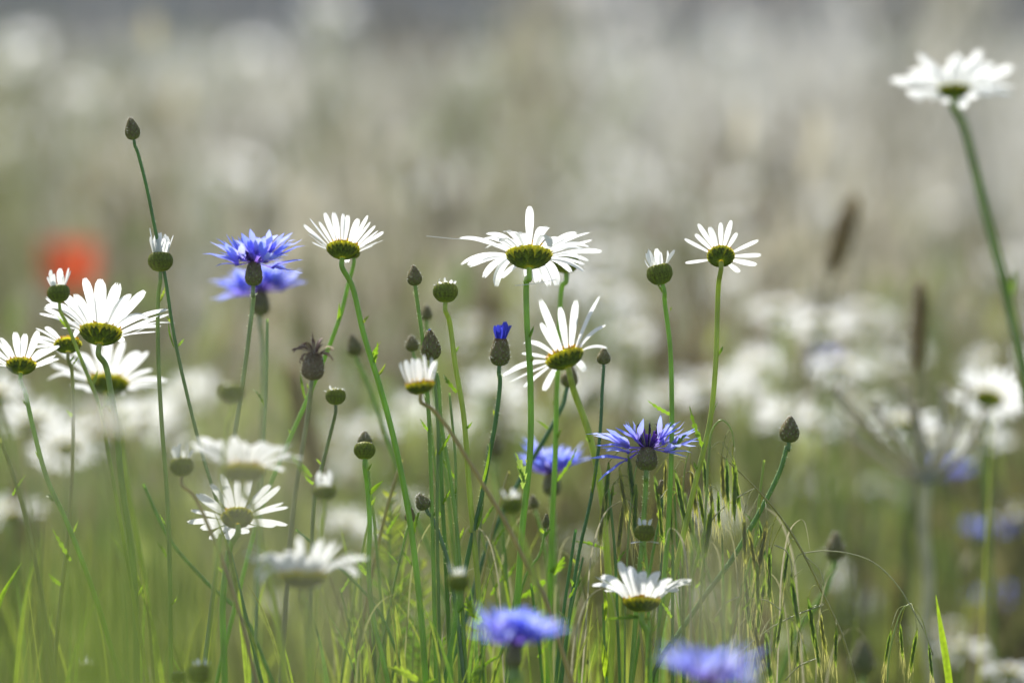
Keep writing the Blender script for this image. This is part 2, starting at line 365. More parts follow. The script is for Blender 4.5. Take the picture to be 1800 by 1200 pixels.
# ------------------------------------------------------------------ the setting: ground, far wood, far meadow
gm = mat('soil', (.12, .13, .06), rough=.9, spec=.1, vary=.5, scale=6)
gv = [(-900, -60, 0), (900, -60, 0), (900, 1200, 0), (-900, 1200, 0)]
me = bpy.data.meshes.new('ground'); me.from_pydata(gv, [], [(0, 1, 2, 3)]); me.materials.append(gm)
g = bpy.data.objects.new('ground', me); COL.objects.link(g); tag(g, kind='structure')

def np_obj(name, v, f, c, m):
    me = bpy.data.meshes.new(name); nv, nf, k = len(v), len(f), f.shape[1]
    me.vertices.add(nv); me.vertices.foreach_set('co', v.astype(np.float32).ravel())
    me.loops.add(nf * k); me.loops.foreach_set('vertex_index', f.astype(np.int32).ravel())
    me.polygons.add(nf); me.polygons.foreach_set('loop_start', np.arange(0, nf * k, k, dtype=np.int32))
    me.update(); me.validate()
    a = me.color_attributes.new('Col', 'FLOAT_COLOR', 'POINT'); a.data.foreach_set('color', np.concatenate([c, np.ones((nv, 1))], 1).astype(np.float32).ravel())
    me.materials.append(MATS[m]); o = bpy.data.objects.new(name, me); COL.objects.link(o); return o
def field(n, y0, y1, margin=.5, slope=.19, pw=1.0):
    """n ground positions spread over the wedge the lens looks into, with a margin to either side."""
    y = y0 + (y1 - y0) * rng.random(n) ** pw; hw = slope * y + margin; return (rng.random(n) * 2 - 1) * hw, y
def blades(x, y, h, w, lean, c0, c1, curl=2.0, rows=4):
    n = len(x); v = np.linspace(0, 1, rows)[None, :]; az = rng.random(n) * 6.283; fa = rng.random(n) * 3.1416
    lx, ly = np.cos(az) * lean * h, np.sin(az) * lean * h
    px = x[:, None] + lx[:, None] * v ** curl; py = y[:, None] + ly[:, None] * v ** curl; pz = h[:, None] * (v - .12 * lean[:, None] * v ** 3)
    ww = w[:, None] * .5 * (1 - .92 * v ** 1.6); dx, dy = np.cos(fa)[:, None] * ww, np.sin(fa)[:, None] * ww
    V = np.stack([np.stack([px - dx, py - dy, pz], -1), np.stack([px + dx, py + dy, pz], -1)], 2).reshape(-1, 3)
    i0 = (np.arange(n) * rows * 2)[:, None] + np.arange(rows - 1)[None, :] * 2
    F = np.stack([i0, i0 + 1, i0 + 3, i0 + 2], -1).reshape(-1, 4)
    t = rng.random(n)[:, None]; C = np.repeat(np.array(c0) * (1 - t) + np.array(c1) * t, rows * 2, 0); return V, F, C
def quads(P, A, B, c):
    """Diamond-shaped leaves round P with half-axes A and B."""
    V = np.stack([P - A, P + B, P + A, P - B], 1).reshape(-1, 3); F = np.arange(len(P) * 4).reshape(-1, 4); return V, F, np.repeat(c, 4, 0)
def merge(parts):
    V, F, C, k = [], [], [], 0
    for v, f, c in parts: V.append(v); F.append(f + k); C.append(c); k += len(v)
    return np.concatenate(V), np.concatenate(F), np.concatenate(C)
def rand_dir(n):
    d = rng.normal(size=(n, 3)); return d / np.linalg.norm(d, axis=1)[:, None]

# short turf everywhere, tall green blades behind the sharp plants, dry flowering grass far out
x, y = field(9000, .3, 2.1, 1.2); o1 = blades(x, y, .18 + .2 * rng.random(9000), .0035 + .002 * rng.random(9000), .5 * rng.random(9000), (.10, .17, .03), (.2, .27, .06))
x, y = field(2600, 2.22, 3.4, .35); h = .30 + .22 * rng.random(2600); o2 = blades(x, y, h, .0025 + .0025 * rng.random(2600), .1 + .5 * rng.random(2600), (.09, .15, .03), (.30, .34, .10))
x, y = field(22000, 3.2, 11, .5); h = .28 + .26 * rng.random(22000); o3 = blades(x, y, h, .003 + .004 * rng.random(22000), .1 + .5 * rng.random(22000), (.20, .25, .07), (.38, .36, .16))
x, y = field(26000, 10, 48, 2.0); h = .35 + .25 * rng.random(26000); o4 = blades(x, y, h, .008 + .008 * rng.random(26000), .1 + .5 * rng.random(26000), (.24, .24, .12), (.40, .37, .22))
x, y = field(1500, 2.12, 3.3, .3); h = .44 + .155 * rng.random(1500) ** 1.7; o5 = blades(x, y, h, .0012 + .0016 * rng.random(1500), .04 + .4 * rng.random(1500) ** 2, (.13, .18, .045), (.36, .36, .14), rows=6)
tag(np_obj('meadow_grass', *merge([o1, o2, o3, o4, o5]), 'leaf'), kind='stuff')
def panicles(n, y0, y1, zlo, zhi, wd, sz, c0, c1, margin=.5, pw=1., k=14):
    x, y = field(n, y0, y1, margin, pw=pw); h = zlo + (zhi - zlo) * rng.random(n)
    lean = .05 + .22 * rng.random(n); st = blades(x, y, h, np.full(n, wd), lean, c0, c1)
    tip = st[0].reshape(n, -1, 3); top = tip[:, -1]; sub = (tip[:, -2] + tip[:, -3]) / 2
    t = rng.random((n, k)) ** .8; L = .75; P = top[:, None] * (1 - t[..., None] * L) + sub[:, None] * (t[..., None] * L)
    P = P + rng.normal(size=(n, k, 3)) * (sz * .9 * (.3 + t))[..., None]; P = P.reshape(-1, 3)
    A = rand_dir(n * k) * .6 + np.array([0, 0, 1.]); A = A / np.linalg.norm(A, axis=1)[:, None] * (sz * (.5 + .8 * rng.random(n * k)))[:, None]
    B = np.cross(A, rand_dir(n * k)); B = B / (np.linalg.norm(B, axis=1)[:, None] + 1e-9) * (sz * .28)
    tt = rng.random((n * k, 1)); return merge([st, quads(P, A, B, np.array(c0) * (1 - tt) + np.array(c1) * tt)])
DRY0, DRY1 = (.40, .37, .28), (.66, .63, .57)
p0 = panicles(420, 2.45, 4.0, .44, .63, .0016, .006, (.22, .20, .10), (.46, .42, .28), .3)
p4 = panicles(260, 3.2, 7.5, .50, .73, .0034, .007, (.10, .08, .05), (.34, .30, .20), .4)
p1 = panicles(700, 3.6, 6.5, .44, .70, .0018, .008, (.24, .21, .13), DRY1)
p2 = panicles(3600, 6, 16, .44, .72, .003, .012, (.20, .17, .11), DRY1, .8)
p3 = panicles(8000, 15, 50, .44, .66, .006, .022, DRY0, DRY1, 2.5, k=10)
def tufts(n, y0, y1, zlo, zhi, pal=None):
    out = []
    for _ in range(n):
        yc = y0 + (y1 - y0) * random.random() ** 1.2; xc = random.uniform(-1, 1) * (.19 * yc + .3); k = random.randint(14, 60); hh = random.uniform(zlo, zhi) + (.09 if yc > 4.5 and random.random() < .14 else 0); sp = random.uniform(.015, .06)
        c0 = random.choice(pal or ((.11, .09, .05), (.19, .20, .08), (.44, .41, .32), (.62, .61, .57), (.17, .13, .07), (.36, .32, .20), (.28, .30, .11), (.50, .46, .34), (.14, .15, .06))); x = xc + rng.normal(size=k) * sp; y = yc + rng.normal(size=k) * sp
        h = hh * (.8 + .25 * rng.random(k)); out.append(blades(x, y, h, np.full(k, .0035), .04 + .2 * rng.random(k), c0, mul(c0, 1.3)))
        m = k * 5; j = rng.integers(0, k, m); P = np.stack([x[j], y[j], h[j] * (.72 + .28 * rng.random(m))], -1) + rng.normal(size=(m, 3)) * .008; A = (rand_dir(m) * .4 + np.array([0, 0, 1.])) * .013; B = np.cross(A, rand_dir(m)) * .35
        out.append(quads(P, A, B, np.array(c0)[None] * (.8 + .6 * rng.random((m, 1)))))
    return merge(out)
p5 = tufts(110, 3.3, 6, .50, .70); SILVER = ((.74, .73, .70), (.66, .65, .61), (.56, .54, .47), (.36, .33, .22), (.20, .21, .11), (.12, .10, .06), (.15, .17, .075), (.70, .68, .62), (.26, .31, .13), (.34, .38, .18), (.20, .26, .10))
p6 = tufts(260, 5, 11, .56, .72, SILVER); p7 = tufts(260, 10, 28, .52, .70, SILVER); p9 = tufts(26, 3.4, 6.5, .69, .82, SILVER[:5]); p8 = tufts(135, 2.6, 4.6, .42, .60, ((.15, .14, .06), (.13, .10, .045), (.20, .24, .07), (.28, .32, .10), (.22, .17, .08), (.18, .24, .07)))
tag(np_obj('dry_grass', *merge([p0, p1, p2, p3, p4, p5, p6, p7, p8, p9]), 'dry'), kind='stuff')
# daisies too far and too many to tell apart
def far_daisies(n, y0, y1, zlo, zhi, margin):
    x, y = field(n, y0, y1, margin); h = zlo + (zhi - zlo) * rng.random(n); r = .019 + .007 * rng.random(n); parts = []
    az = rng.normal(size=n) * .7 + 1.57; ti = .25 + .5 * rng.random(n)
    ax = np.stack([np.cos(az) * np.sin(ti), np.sin(az) * np.sin(ti), np.cos(ti)], -1)
    X = np.cross(ax, np.array([0, 1., .2])); X /= np.linalg.norm(X, axis=1)[:, None]; Y = np.cross(ax, X); c = np.stack([x, y, h], -1)
    for k in range(12):
        th = k * 6.283 / 12; rd = X * math.cos(th) + Y * math.sin(th); tn = -X * math.sin(th) + Y * math.cos(th)
        d = rd + ax * rng.normal(.1, .25, (n, 1)); parts.append(quads(c + d * (r * .64)[:, None], d * (r * .38)[:, None], tn * (r * .17)[:, None], np.full((n, 3), .9)))
    W = merge(parts); th = np.arange(6) * 6.283 / 6
    dv = (c[:, None] + (X[:, None] * np.cos(th)[None, :, None] + Y[:, None] * np.sin(th)[None, :, None]) * (r * .33)[:, None, None]).reshape(-1, 3)
    i = np.arange(n)[:, None] * 6; df = np.concatenate([i + np.array([[0, 1, 2, 3]]), i + np.array([[0, 3, 4, 5]])]); D = (dv, df, np.tile(np.array([.22, .2, .03]), (n * 6, 1)))
    st = blades(x, y, h, np.full(n, .003), np.zeros(n), (.12, .18, .04), (.16, .2, .05)); return W, D, st
w1, d1, s1 = far_daisies(420, 5.6, 15, .40, .64, .6); w2, d2, s2 = far_daisies(1700, 14, 48, .45, .66, 2.)
nw = len(w1[0]) + len(w2[0]); V, F, C = merge([w1, w2, d1, d2, s1, s2])
fo = np_obj('far_daisies', V, F, C, 'dry'); tag(fo, kind='stuff')

def wood():
    P, A, B, C, tr = [], [], [], [], []
    for i in range(46):
        cx = -34 + 68 * i / 45 + random.uniform(-.8, .8); cy = random.uniform(54, 74); H = random.uniform(9, 15); rad = random.uniform(2.2, 4); n = 2600
        base = np.array(random.choice(((.06, .09, .09), (.07, .10, .10), (.09, .12, .10), (.05, .075, .085))))
        q = rand_dir(n) * (rng.random((n, 1)) ** .4); lump = 1 + .25 * np.sin(q[:, :1] * 7 + i) * np.cos(q[:, 2:] * 6 + i * 2)
        p = q * lump * np.array([rad, rad, H * .52]) + np.array([cx, cy, H * .54]); a = rand_dir(n) * (.12 + .2 * rng.random((n, 1))); b = np.cross(a, rand_dir(n)); b = b / (np.linalg.norm(b, axis=1)[:, None] + 1e-9) * .13
        P.append(p); A.append(a); B.append(b); C.append(base[None] * (.7 + .6 * rng.random((n, 1))))
        tr.append(blades(np.full(2, cx), np.full(2, cy), np.full(2, H * .8), np.full(2, .5), np.full(2, .02), (.06, .05, .04), (.08, .07, .05)))
    n = 16000; p = np.stack([(rng.random(n) * 2 - 1) * 40, 51 + 6 * rng.random(n), 3.6 * rng.random(n) ** .8], -1); p[:, 2] *= .75 + .3 * np.sin(p[:, 0] * .9) * np.sin(p[:, 0] * .37 + 1)
    a = rand_dir(n) * (.14 + .16 * rng.random((n, 1))); b = np.cross(a, rand_dir(n)); b = b / (np.linalg.norm(b, axis=1)[:, None] + 1e-9) * .13
    P.append(p); A.append(a); B.append(b); C.append(np.array([[.055, .08, .085]]) * (.7 + .6 * rng.random((n, 1))))
    return merge([quads(np.concatenate(P), np.concatenate(A), np.concatenate(B), np.concatenate(C))] + tr)
tag(np_obj('woodland', *wood(), 'far_leaf'), kind='stuff')

# ------------------------------------------------------------------ open daisies
daisy('big white oxeye daisy with drooping lower petals on a straight stem, at the centre', 930, 447, 2.0, 40, 90, 23, 0, 20, 44, 34, [(926, 490), (926, 560), (932, 660), (932, 790), (918, 930), (908, 1090)], 13, GREEN,
      [(921, 858, 905, 790, 14, 3, (.20, .27, .12)), (918, 838, 908, 815, 8, 3), (925, 500, 919, 492, 3)], pw=.122)
daisy('sharp white daisy with a small yellow cup, its stem crossing another just below the head', 603, 437, 2.0, 29, 56, 27, -4, 40, 4, 26, [(618, 500), (640, 590), (668, 680), (692, 770), (718, 900), (738, 1060), (748, 1190)], 12, GREEN,
      [(657, 640, 664, 598, 7, 3), (655, 625, 662, 608, 5), (727, 940, 742, 890, 7, 3)], pw=.12)
daisy('daisy with only about ten narrow white petals left, on a tall yellowish stem', 1267, 450, 2.0, 24, 50, 50, 0, 14, 6, [158, 138, 126, 111, 91, 76, 58, 20, -6, -26, -52, 202], [(1263, 500), (1258, 640), (1248, 740), (1222, 850), (1192, 980), (1160, 1110)], 11, OLIVE,
      [(1262, 625, 1271, 607, 5), (1238, 790, 1212, 708, 8, 3), (1240, 775, 1262, 700, 5)], pw=.14, jit=.3)
daisy('lopsided daisy with gappy petals rising to one side, on a thick curving stem', 992, 627, 2.04, 34, 84, 20, 20, 12, 26, [(121, 30, 0, 1.0), (104, 40, -8, 1.12), (92, 38, -6, 1.2), (74, 42, 0, 1.12), (56, 36, 6, 1.15), (38, 34, 12, 1.2), (26, 28, 34, .95), (-15, 20, 40, .6), (150, 20, 10, .9), (165, 22, 34, .9), (180, 15, 36, 1.), (197, 6, 20, .95), (212, 0, 18, .9), (238, -12, 30, .95), (300, -5, 40, .5)], [(1010, 690), (1035, 760), (1058, 870), (1068, 990), (1076, 1100), (1072, 1190)], 14, OLIVE,
      [(1056, 882, 1085, 862, 5), (1063, 965, 1003, 946, 6, 3)], pw=.105, jit=.6)
daisy('large white daisy with a wide fan of upright petals, at the left', 177, 583, 2.0, 37, 96, 25, -5, 34, 26, 26, [(185, 640), (195, 690), (203, 740), (214, 850), (235, 1000), (240, 1150)], 13, (.26, .32, .09), pw=.115)
daisy('small daisy with a greenish yellow cup nearest the left edge', 37, 641, 1.99, 26, 52, 30, 0, 32, 14, 19, [(44, 690), (60, 760), (84, 845), (112, 905), (150, 1000), (190, 1120)], 10, GREEN, [(96, 880, 82, 868, 8, 3)], pw=.15)
daisy('soft white daisy directly below and behind the large fan-petalled daisy at the left', 190, 672, 2.12, 36, 80, 26, -4, 28, 26, 21, [(203, 730), (222, 850), (250, 1000), (270, 1150)], 12, OLIVE, pw=.14)
daisy('half hidden daisy with a small cup tucked behind the big left daisy', 119, 605, 2.03, 24, 46, 30, 4, 12, 16, [120, 138, 150, 163, 176, 190, 205, 60], [(126, 650), (128, 800), (120, 930), (104, 1080), (96, 1180)], 8, (.19, .19, .08),
      [(124, 985, 92, 925, 7, 3), (112, 1030, 85, 1005, 8, 3)], pw=.14)
daisy('hazy daisy with a shallow cup right above another daisy in the lower left', 428, 824, 1.86, 39, 76, 16, 0, 46, 50, 27, [(440, 880), (462, 960), (485, 1080), (500, 1190)], 12, OLIVE, [(516, 800, 545, 838, 6)], pw=.15)
daisy('daisy facing away with a round deep yellow cup under the hazy one, lower left', 417, 908, 1.97, 28, 68, 40, 6, 20, 14, 19, [(405, 960), (392, 1050), (395, 1190)], 13, GREEN, pw=.16)
daisy('wide flat daisy seen edge on, out of focus, lowest of the left daisies', 532, 1010, 1.83, 41, 82, 10, 0, 46, 60, 30, [(536, 1060), (545, 1190)], 15, OLIVE, pw=.13)
daisy('daisy with splayed petals low between the blue cornflowers at the bottom', 1128, 1056, 1.95, 32, 72, 15, 0, 52, 44, 19, [(1138, 1110), (1140, 1190)], 13, GREEN, [(1142, 1088, 1095, 1075, 6, 3), (1125, 1085, 1060, 1085, 6)], pw=.17)
daisy('lone tall blurred daisy on a thick stem in the top right corner', 1677, 156, 1.79, 29, 84, 17, 0, 16, 22, 36, [(1692, 215), (1712, 290), (1732, 370), (1755, 460), (1776, 545), (1792, 620), (1806, 700)], 19, (.14, .19, .045), [(1774, 520, 1768, 480, 8), (1776, 525, 1786, 470, 9)], pw=.17)
daisy('very blurred close daisy with a thick green stem, lower left', 186, 752, 1.42, 38, 56, 12, 0, 36, 40, 20, [(196, 830), (205, 960), (214, 1180)], 26, (.13, .20, .04), pw=.16)
daisy('half closed daisy holding its petals upright, on a brown slanting stem', 738, 677, 1.93, 25, 50, 10, 6, 72, -6, 15, [(760, 718), (800, 772), (845, 845), (890, 920), (930, 1000), (962, 1060)], 9, BROWN, pw=.14)
daisy('blurred daisy cut off by the left edge of the photo', -8, 692, 1.7, 22, 44, 22, 0, 22, 20, 16, [(8, 760), (30, 840), (58, 960), (80, 1120)], 11, (.19, .2, .06))

# ------------------------------------------------------------------ daisy buds
daisy_bud('bud with an upright white tuft under the tallest dark bud, upper left', 282, 460, 2.0, 22, [(278, 520), (278, 620), (284, 740), (293, 860), (298, 980), (300, 1140)], 44, 15, 12, w=9, col=(.16, .2, .06))
daisy_bud('bud with a ragged cream tuft in front of the big left daisy', 103, 516, 1.97, 20, [(118, 570), (146, 640), (172, 705), (190, 790)], 36, 10, 20, roll=6, w=8, col=OLIVE)
daisy_bud('tall closed bud with a white cap, left of the central daisy', 783, 514, 2.0, 22, [(789, 560), (800, 640), (815, 730), (825, 860), (838, 1000), (848, 1140)], 14, 18, 62, tilt=14, w=11, col=OLIVE, leaves=[(803, 690, 779, 655, 7, 3)])
daisy_bud('bud with a flopped tuft of petals left of the ten-petalled daisy', 1160, 482, 2.0, 23, [(1168, 525), (1178, 610), (1181, 720), (1179, 840), (1172, 960), (1160, 1100)], 34, 13, 30, roll=14, w=10, leaves=[(1179, 545, 1182, 536, 3), (1178, 728, 1138, 700, 7, 3), (1180, 800, 1215, 750, 8, 3)])
daisy_bud('closed bud peeping out behind the central daisy', 995, 463, 2.05, 22, [(989, 500), (984, 560), (979, 680), (976, 800), (970, 930), (966, 1080)], 14, 12, 50, w=11, leaves=[(979, 845, 1014, 782, 6, 3), (966, 1010, 992, 975, 16, 3), (958, 1020, 912, 1048, 12, 3)])
daisy_bud('small closed bud on a kinked grey stem right of the withered cornflower', 590, 697, 1.97, 18, [(585, 745), (570, 805), (554, 870), (548, 960), (545, 1100)], 12, 12, 50, w=8, col=(.13, .16, .06), leaves=[(548, 838, 515, 802, 8), (551, 850, 536, 832, 7, 3)])
daisy_bud('plain green closed bud with a dark pointed bud right behind it', 641, 792, 1.99, 19, [(645, 850), (650, 920), (648, 1000), (655, 1080), (680, 1190)], 8, 14, 70, tilt=16, w=10, leaves=[(650, 868, 674, 842, 8), (646, 1010, 628, 985, 8, 3)])
daisy_bud('soft bud with a pointed cream tuft above the edge-on daisy', 570, 865, 1.88, 21, [(566, 915), (560, 990), (552, 1100)], 30, 9, 10, w=8, col=OLIVE, flat=.72)
daisy_bud('bud with a small white tuft on a brown stem, left of the hazy daisy', 319, 820, 1.93, 21, [(340, 870), (368, 930), (400, 1010), (432, 1120)], 30, 9, 14, w=8, col=BROWN)
daisy_bud('faint blurred bud left of the withered cornflower', 408, 690, 1.83, 22, [(400, 740), (388, 860), (380, 1000)], 10, 10, 50, w=8, col=OLIVE)
daisy_bud('creamy blurred bud on a bent stem right of the brown slanting stem', 900, 888, 1.86, 19, [(915, 940), (935, 1000), (955, 1100)], 20, 8, 18, w=9, col=OLIVE)
daisy_bud('blurred pointed green bud above the lower blue cornflower', 806, 1024, 1.84, 20, [(802, 1070), (795, 1140), (790, 1190)], 24, 6, 10, w=8, col=GREEN)
daisy_bud('pale bud with two fallen petals hanging under it, below the sharp blue cornflower', 1133, 936, 1.97, 18, [(1136, 985), (1140, 1080), (1143, 1160)], 18, 8, 22, w=7, fallen=2)
daisy_bud('leftmost of the blurred buds on the bottom edge', 155, 1180, 1.85, 21, [(158, 1240), (160, 1300)], 16, 8, 25, w=9)
daisy_bud('bud with a white tip on the bottom edge beside a smaller one', 352, 1184, 1.90, 22, [(355, 1240), (356, 1300)], 20, 8, 22, w=9)
daisy_bud('smallest bud on the bottom edge, beside the white tipped one', 313, 1190, 1.92, 13, [(315, 1240), (318, 1300)], 6, 8, 40, w=7)
daisy_bud('bud hidden behind the cross-stemmed daisy, its stem slanting down to the left', 622, 446, 2.04, 11, [(612, 500), (598, 555), (570, 630), (540, 702), (505, 780), (468, 870), (440, 960)], 5, 8, 50, w=9, leaves=[(594, 566, 596, 530, 6), (536, 700, 528, 650, 5)])

# ------------------------------------------------------------------ cornflower buds
cornflower_bud('tallest bud of all, small and dark, standing alone against the pale field', 232, 226, 2.0, 13, 40, [(240, 262), (258, 330), (272, 400), (289, 480), (306, 590), (328, 690), (356, 800), (392, 920)], roll=10, w=7, col=(.08, .15, .04), leaves=[(306, 610, 297, 560, 4)])
cornflower_bud('small dark sharp bud left of the white-capped daisy bud', 728, 484, 2.0, 13, 36, [(735, 540), (742, 590), (752, 700), (758, 850), (762, 1000)], roll=6, w=8, leaves=[(752, 720, 745, 690, 4)])
cornflower_bud('soft grey bud just behind and below a sharper dark one', 750, 549, 2.1, 10, 28, [(754, 590), (765, 700), (785, 850), (800, 1000)], w=7, group='cornflower buds')
cornflower_bud('round fuzzy bud left of the blue-tipped bud', 724, 603, 2.06, 12, 29, [(735, 640), (752, 720), (770, 860), (790, 1000)], roll=8, w=6)
cornflower_bud('plump bud with a thin blue tip, directly above the half closed daisy', 757, 606, 2.0, 17, 54, [(768, 660), (775, 740), (790, 830), (803, 930), (812, 1060)], roll=4, w=8, blue=8, leaves=[(780, 780, 795, 750, 4), (798, 880, 802, 850, 4)])
cornflower_bud('blurred leaning bud behind the stem of the cross-stemmed daisy', 622, 606, 2.14, 14, 40, [(638, 655), (668, 735), (700, 830), (735, 920), (765, 1000)], roll=14, w=8)
cornflower_bud('bud just right of the lopsided daisy on a thin dark stem', 1061, 626, 2.02, 12, 29, [(1059, 680), (1054, 770), (1040, 870), (1018, 970), (1000, 1090)], w=7, col=(.06, .13, .05), leaves=[(1041, 870, 1050, 810, 4)])
cornflower_bud('bud half hidden behind the lopsided daisy', 1002, 662, 2.07, 15, 38, [(990, 710), (972, 745), (940, 800), (905, 860), (870, 930), (840, 1010)], roll=-14, w=9, col=(.06, .12, .06), leaves=[(965, 755, 940, 735, 4)])
cornflower_bud('dark pointed bud on a curved stem standing clear at the right', 1388, 754, 2.0, 17, 47, [(1384, 785), (1372, 825), (1350, 872), (1318, 930), (1285, 985), (1240, 1045), (1195, 1110), (1150, 1180)], roll=-4, w=9, col=(.10, .17, .045), hairs=90, leaves=[(1308, 945, 1310, 925, 4)])
cornflower_bud('small furry bud bent to the left among the low stems', 742, 881, 2.0, 13, 31, [(757, 905), (774, 945), (788, 990), (800, 1060), (812, 1160)], roll=28, w=8, col=(.10, .15, .08), tip=(.10, .07, .05), hairs=110)
cornflower_bud('tiny brown bud pressed against the stem of the cross-stemmed daisy', 721, 904, 2.02, 9, 26, [(716, 930), (704, 980), (690, 1040)], roll=-8, w=5)
cornflower_bud('soft pale-rimmed bud behind the arching grass at lower right', 1468, 960, 2.16, 16, 52, [(1464, 1000), (1452, 1035), (1430, 1070), (1395, 1120)], roll=-4, w=11, hairs=160)
cornflower_bud('big dark blurred bud close to the lens on the bottom edge', 1516, 1156, 1.80, 20, 64, [(1514, 1210), (1512, 1280)], w=10, tip=(.08, .07, .04))
cornflower_bud('blurred dusky bud behind the stems left of the blurred blue cornflower', 868, 785, 2.25, 15, 42, [(870, 830), (878, 900), (885, 1000)], w=8)
cornflower_bud('tiny bud on a thin stem right beside the cup of the sharp blue cornflower', 1163, 856, 2.03, 8, 26, [(1163, 900), (1162, 980), (1158, 1080)], w=5, col=(.06, .11, .06))
cornflower_bud('small soft bud behind the central stem, below the blurred blue cornflower', 938, 882, 2.1, 9, 26, [(945, 910), (957, 960), (965, 1040)], roll=12, w=6)
cornflower_bud('thin brown bud beside the central stem, lower half of the photo', 960, 915, 2.02, 6, 26, [(957, 940), (948, 975), (925, 1010)], roll=-6, w=5, tip=(.13, .08, .05))
cornflower_bud('dark pointed bud rising just behind the plain green closed bud', 641, 772, 2.05, 13, 30, [(646, 820), (655, 900), (665, 1000)], w=6, tip=(.07, .035, .03))
cornflower_bud('small soft bud left of the sharp pale-rimmed one, behind the low right grass', 1213, 918, 2.1, 11, 34, [(1215, 950), (1217, 1020)], w=6, tip=(.03, .02, .03))
cornflower_bud('opening bud pushing out a tube of deep blue petals', 879, 619, 2.0, 17, 48, [(879, 665), (872, 735), (860, 800), (845, 880), (822, 980)], roll=-3, w=9, col=(.07, .14, .04), blue=36, hairs=110, leaves=[(845, 860, 862, 770, 5), (838, 930, 850, 880, 5)])

# ------------------------------------------------------------------ cornflowers
cornflower('sharp blue cornflower with a blurred one right behind it, upper left', 447, 461, 1.98, 88, [(446, 520), (440, 570), (430, 650), (418, 730), (402, 830)], 9, -2, 9, 12, (15, 42), 9, (.19, .22, .11))
cornflower('blurred blue cornflower peeping out behind the sharp one, upper left', 458, 512, 2.16, 88, [(461, 590), (462, 680), (460, 780), (455, 900)], 10, 0, 10, 12, (16, 44), 9, (.2, .24, .13))
cornflower('sharp ragged blue cornflower above the drooping grass, one floret hanging down', 1138, 787, 2.0, 98, [(1136, 840), (1133, 890), (1128, 960), (1120, 1050)], 14, -3, 8, 10, (18, 40), 10, BLUEGREEN, skip=((215, 310), (58, 84), (96, 118)), hang=((195, -34),))
cornflower('blurred blue cornflower behind two straight stems in the middle', 970, 832, 2.13, 74, [(972, 905), (975, 1000), (980, 1100)], 14, 0, 30, 12, (15, 40), 9)
cornflower('out of focus blue cornflower with one pale floret, low in the middle', 906, 1132, 1.80, 106, [(913, 1180), (912, 1240)], 12, -5, 22, 12, (17, 44), 12, skip=((70, 85),))
cornflower('out of focus blue cornflower cut off by the bottom edge', 1245, 1196, 1.74, 116, [(1245, 1250), (1243, 1310)], 12, 0, 20, 10, (17, 44), 12, skip=((45, 70), (110, 135)))
for px, py, d, Rr, lb in ((1668, 838, 2.75, 48, 'blurred blue cornflower right of the grey branching stem'), (1735, 945, 2.72, 50, 'bluish blurred cornflower beside the right edge, upper of two below the middle'), (1748, 1062, 2.72, 55, 'blurred blue cornflower low beside the right edge, near the bright grass blade'),
                          (1795, 935, 2.7, 40, 'blurred blue cornflower cut by the right edge'), (1452, 640, 2.95, 34, 'faint lilac blurred cornflower beside a big white blur at the right')):
    cornflower(lb, px, py, d, Rr, [(px + 4, py + 90), (px + 6, py + 180)], 14, 0, 26, 11, (14, 40), 9, hairs=0)
# withered one
def withered():
    d = 1.96; s = 1e-4 * d; a, x, n = axes(6, -6); b = at(548, 668, d); path = to_ground([b, b - a * 20 * s] + px_path([(541, 730), (528, 810), (515, 900), (505, 1020)], d))
    root = thing('withered_cornflower', 'withered brown cornflower with curled dry petals, left of the middle', 'cornflower', path[-1])
    stem_mesh(path, 10 * s, (.17, .17, .09)).build('stem', 'green_stem', root)
    involucre(root, b, a, x, n, 19 * s, 48 * s, tip=(.20, .13, .09), base=(.32, .27, .14), upto=.9)
    mb = MB(); c = b + a * 44 * s
    for k in range(26):
        th = random.uniform(0, 6.283); o = x * math.cos(th) + n * math.sin(th); l = random.uniform(28, 52) * s
        petal(mb, c, o, a, 4 * s, l, 3.2 * s, R(random.uniform(20, 95)), R(random.uniform(20, 170)), random.uniform(-1.5, 1.5), rows=8, colr=random.choice(((.34, .24, .17), (.46, .38, .28), (.22, .14, .11))))
    mb.build('dry_florets', 'dry', root)
withered()

# ------------------------------------------------------------------ drooping brome grass
def spikelet(mb, p, L, dx, s, col):
    """One hanging spikelet: overlapping narrow scales and long fine awns."""
    ax = Vector((dx, random.uniform(-.1, .1), -1)).normalized(); side = Vector((ax.z, random.uniform(-.6, .6), -ax.x)).normalized()
    for k in range(7):
        v = k / 6; q = p + ax * L * .55 * v; dv = (ax + side * (.06 if k % 2 else -.06)).normalized(); w = L * .034
        nn = dv.cross(Vector((0, 1, 0))).normalized() * w; l = L * .38; c = lerp(col, (.34, .36, .10), random.random() * .35)
        oy = Vector((0, w * .5 * (1 if k % 2 else -1), 0))
        mb.grid([[q - nn * .3, q + oy, q + nn * .3], [q + dv * l * .4 - nn, q + dv * l * .4 + oy * 2, q + dv * l * .4 + nn], [q + dv * l * .8 - nn * .5, q + dv * l * .8 + oy, q + dv * l * .8 + nn * .5], [q + dv * l - nn * .1, q + dv * l, q + dv * l + nn * .1]], [mul(c, .8), c, c, mul(c, 1.3)])
        e = q + dv * l; f = e + (dv + side * random.uniform(-.12, .12)).normalized() * L * random.uniform(.35, .7)
        t = Vector((.45 * s, 0, 0)); mb.grid([[e - t, e + t], [f - t * .3, f + t * .3]], (.45, .40, .30))
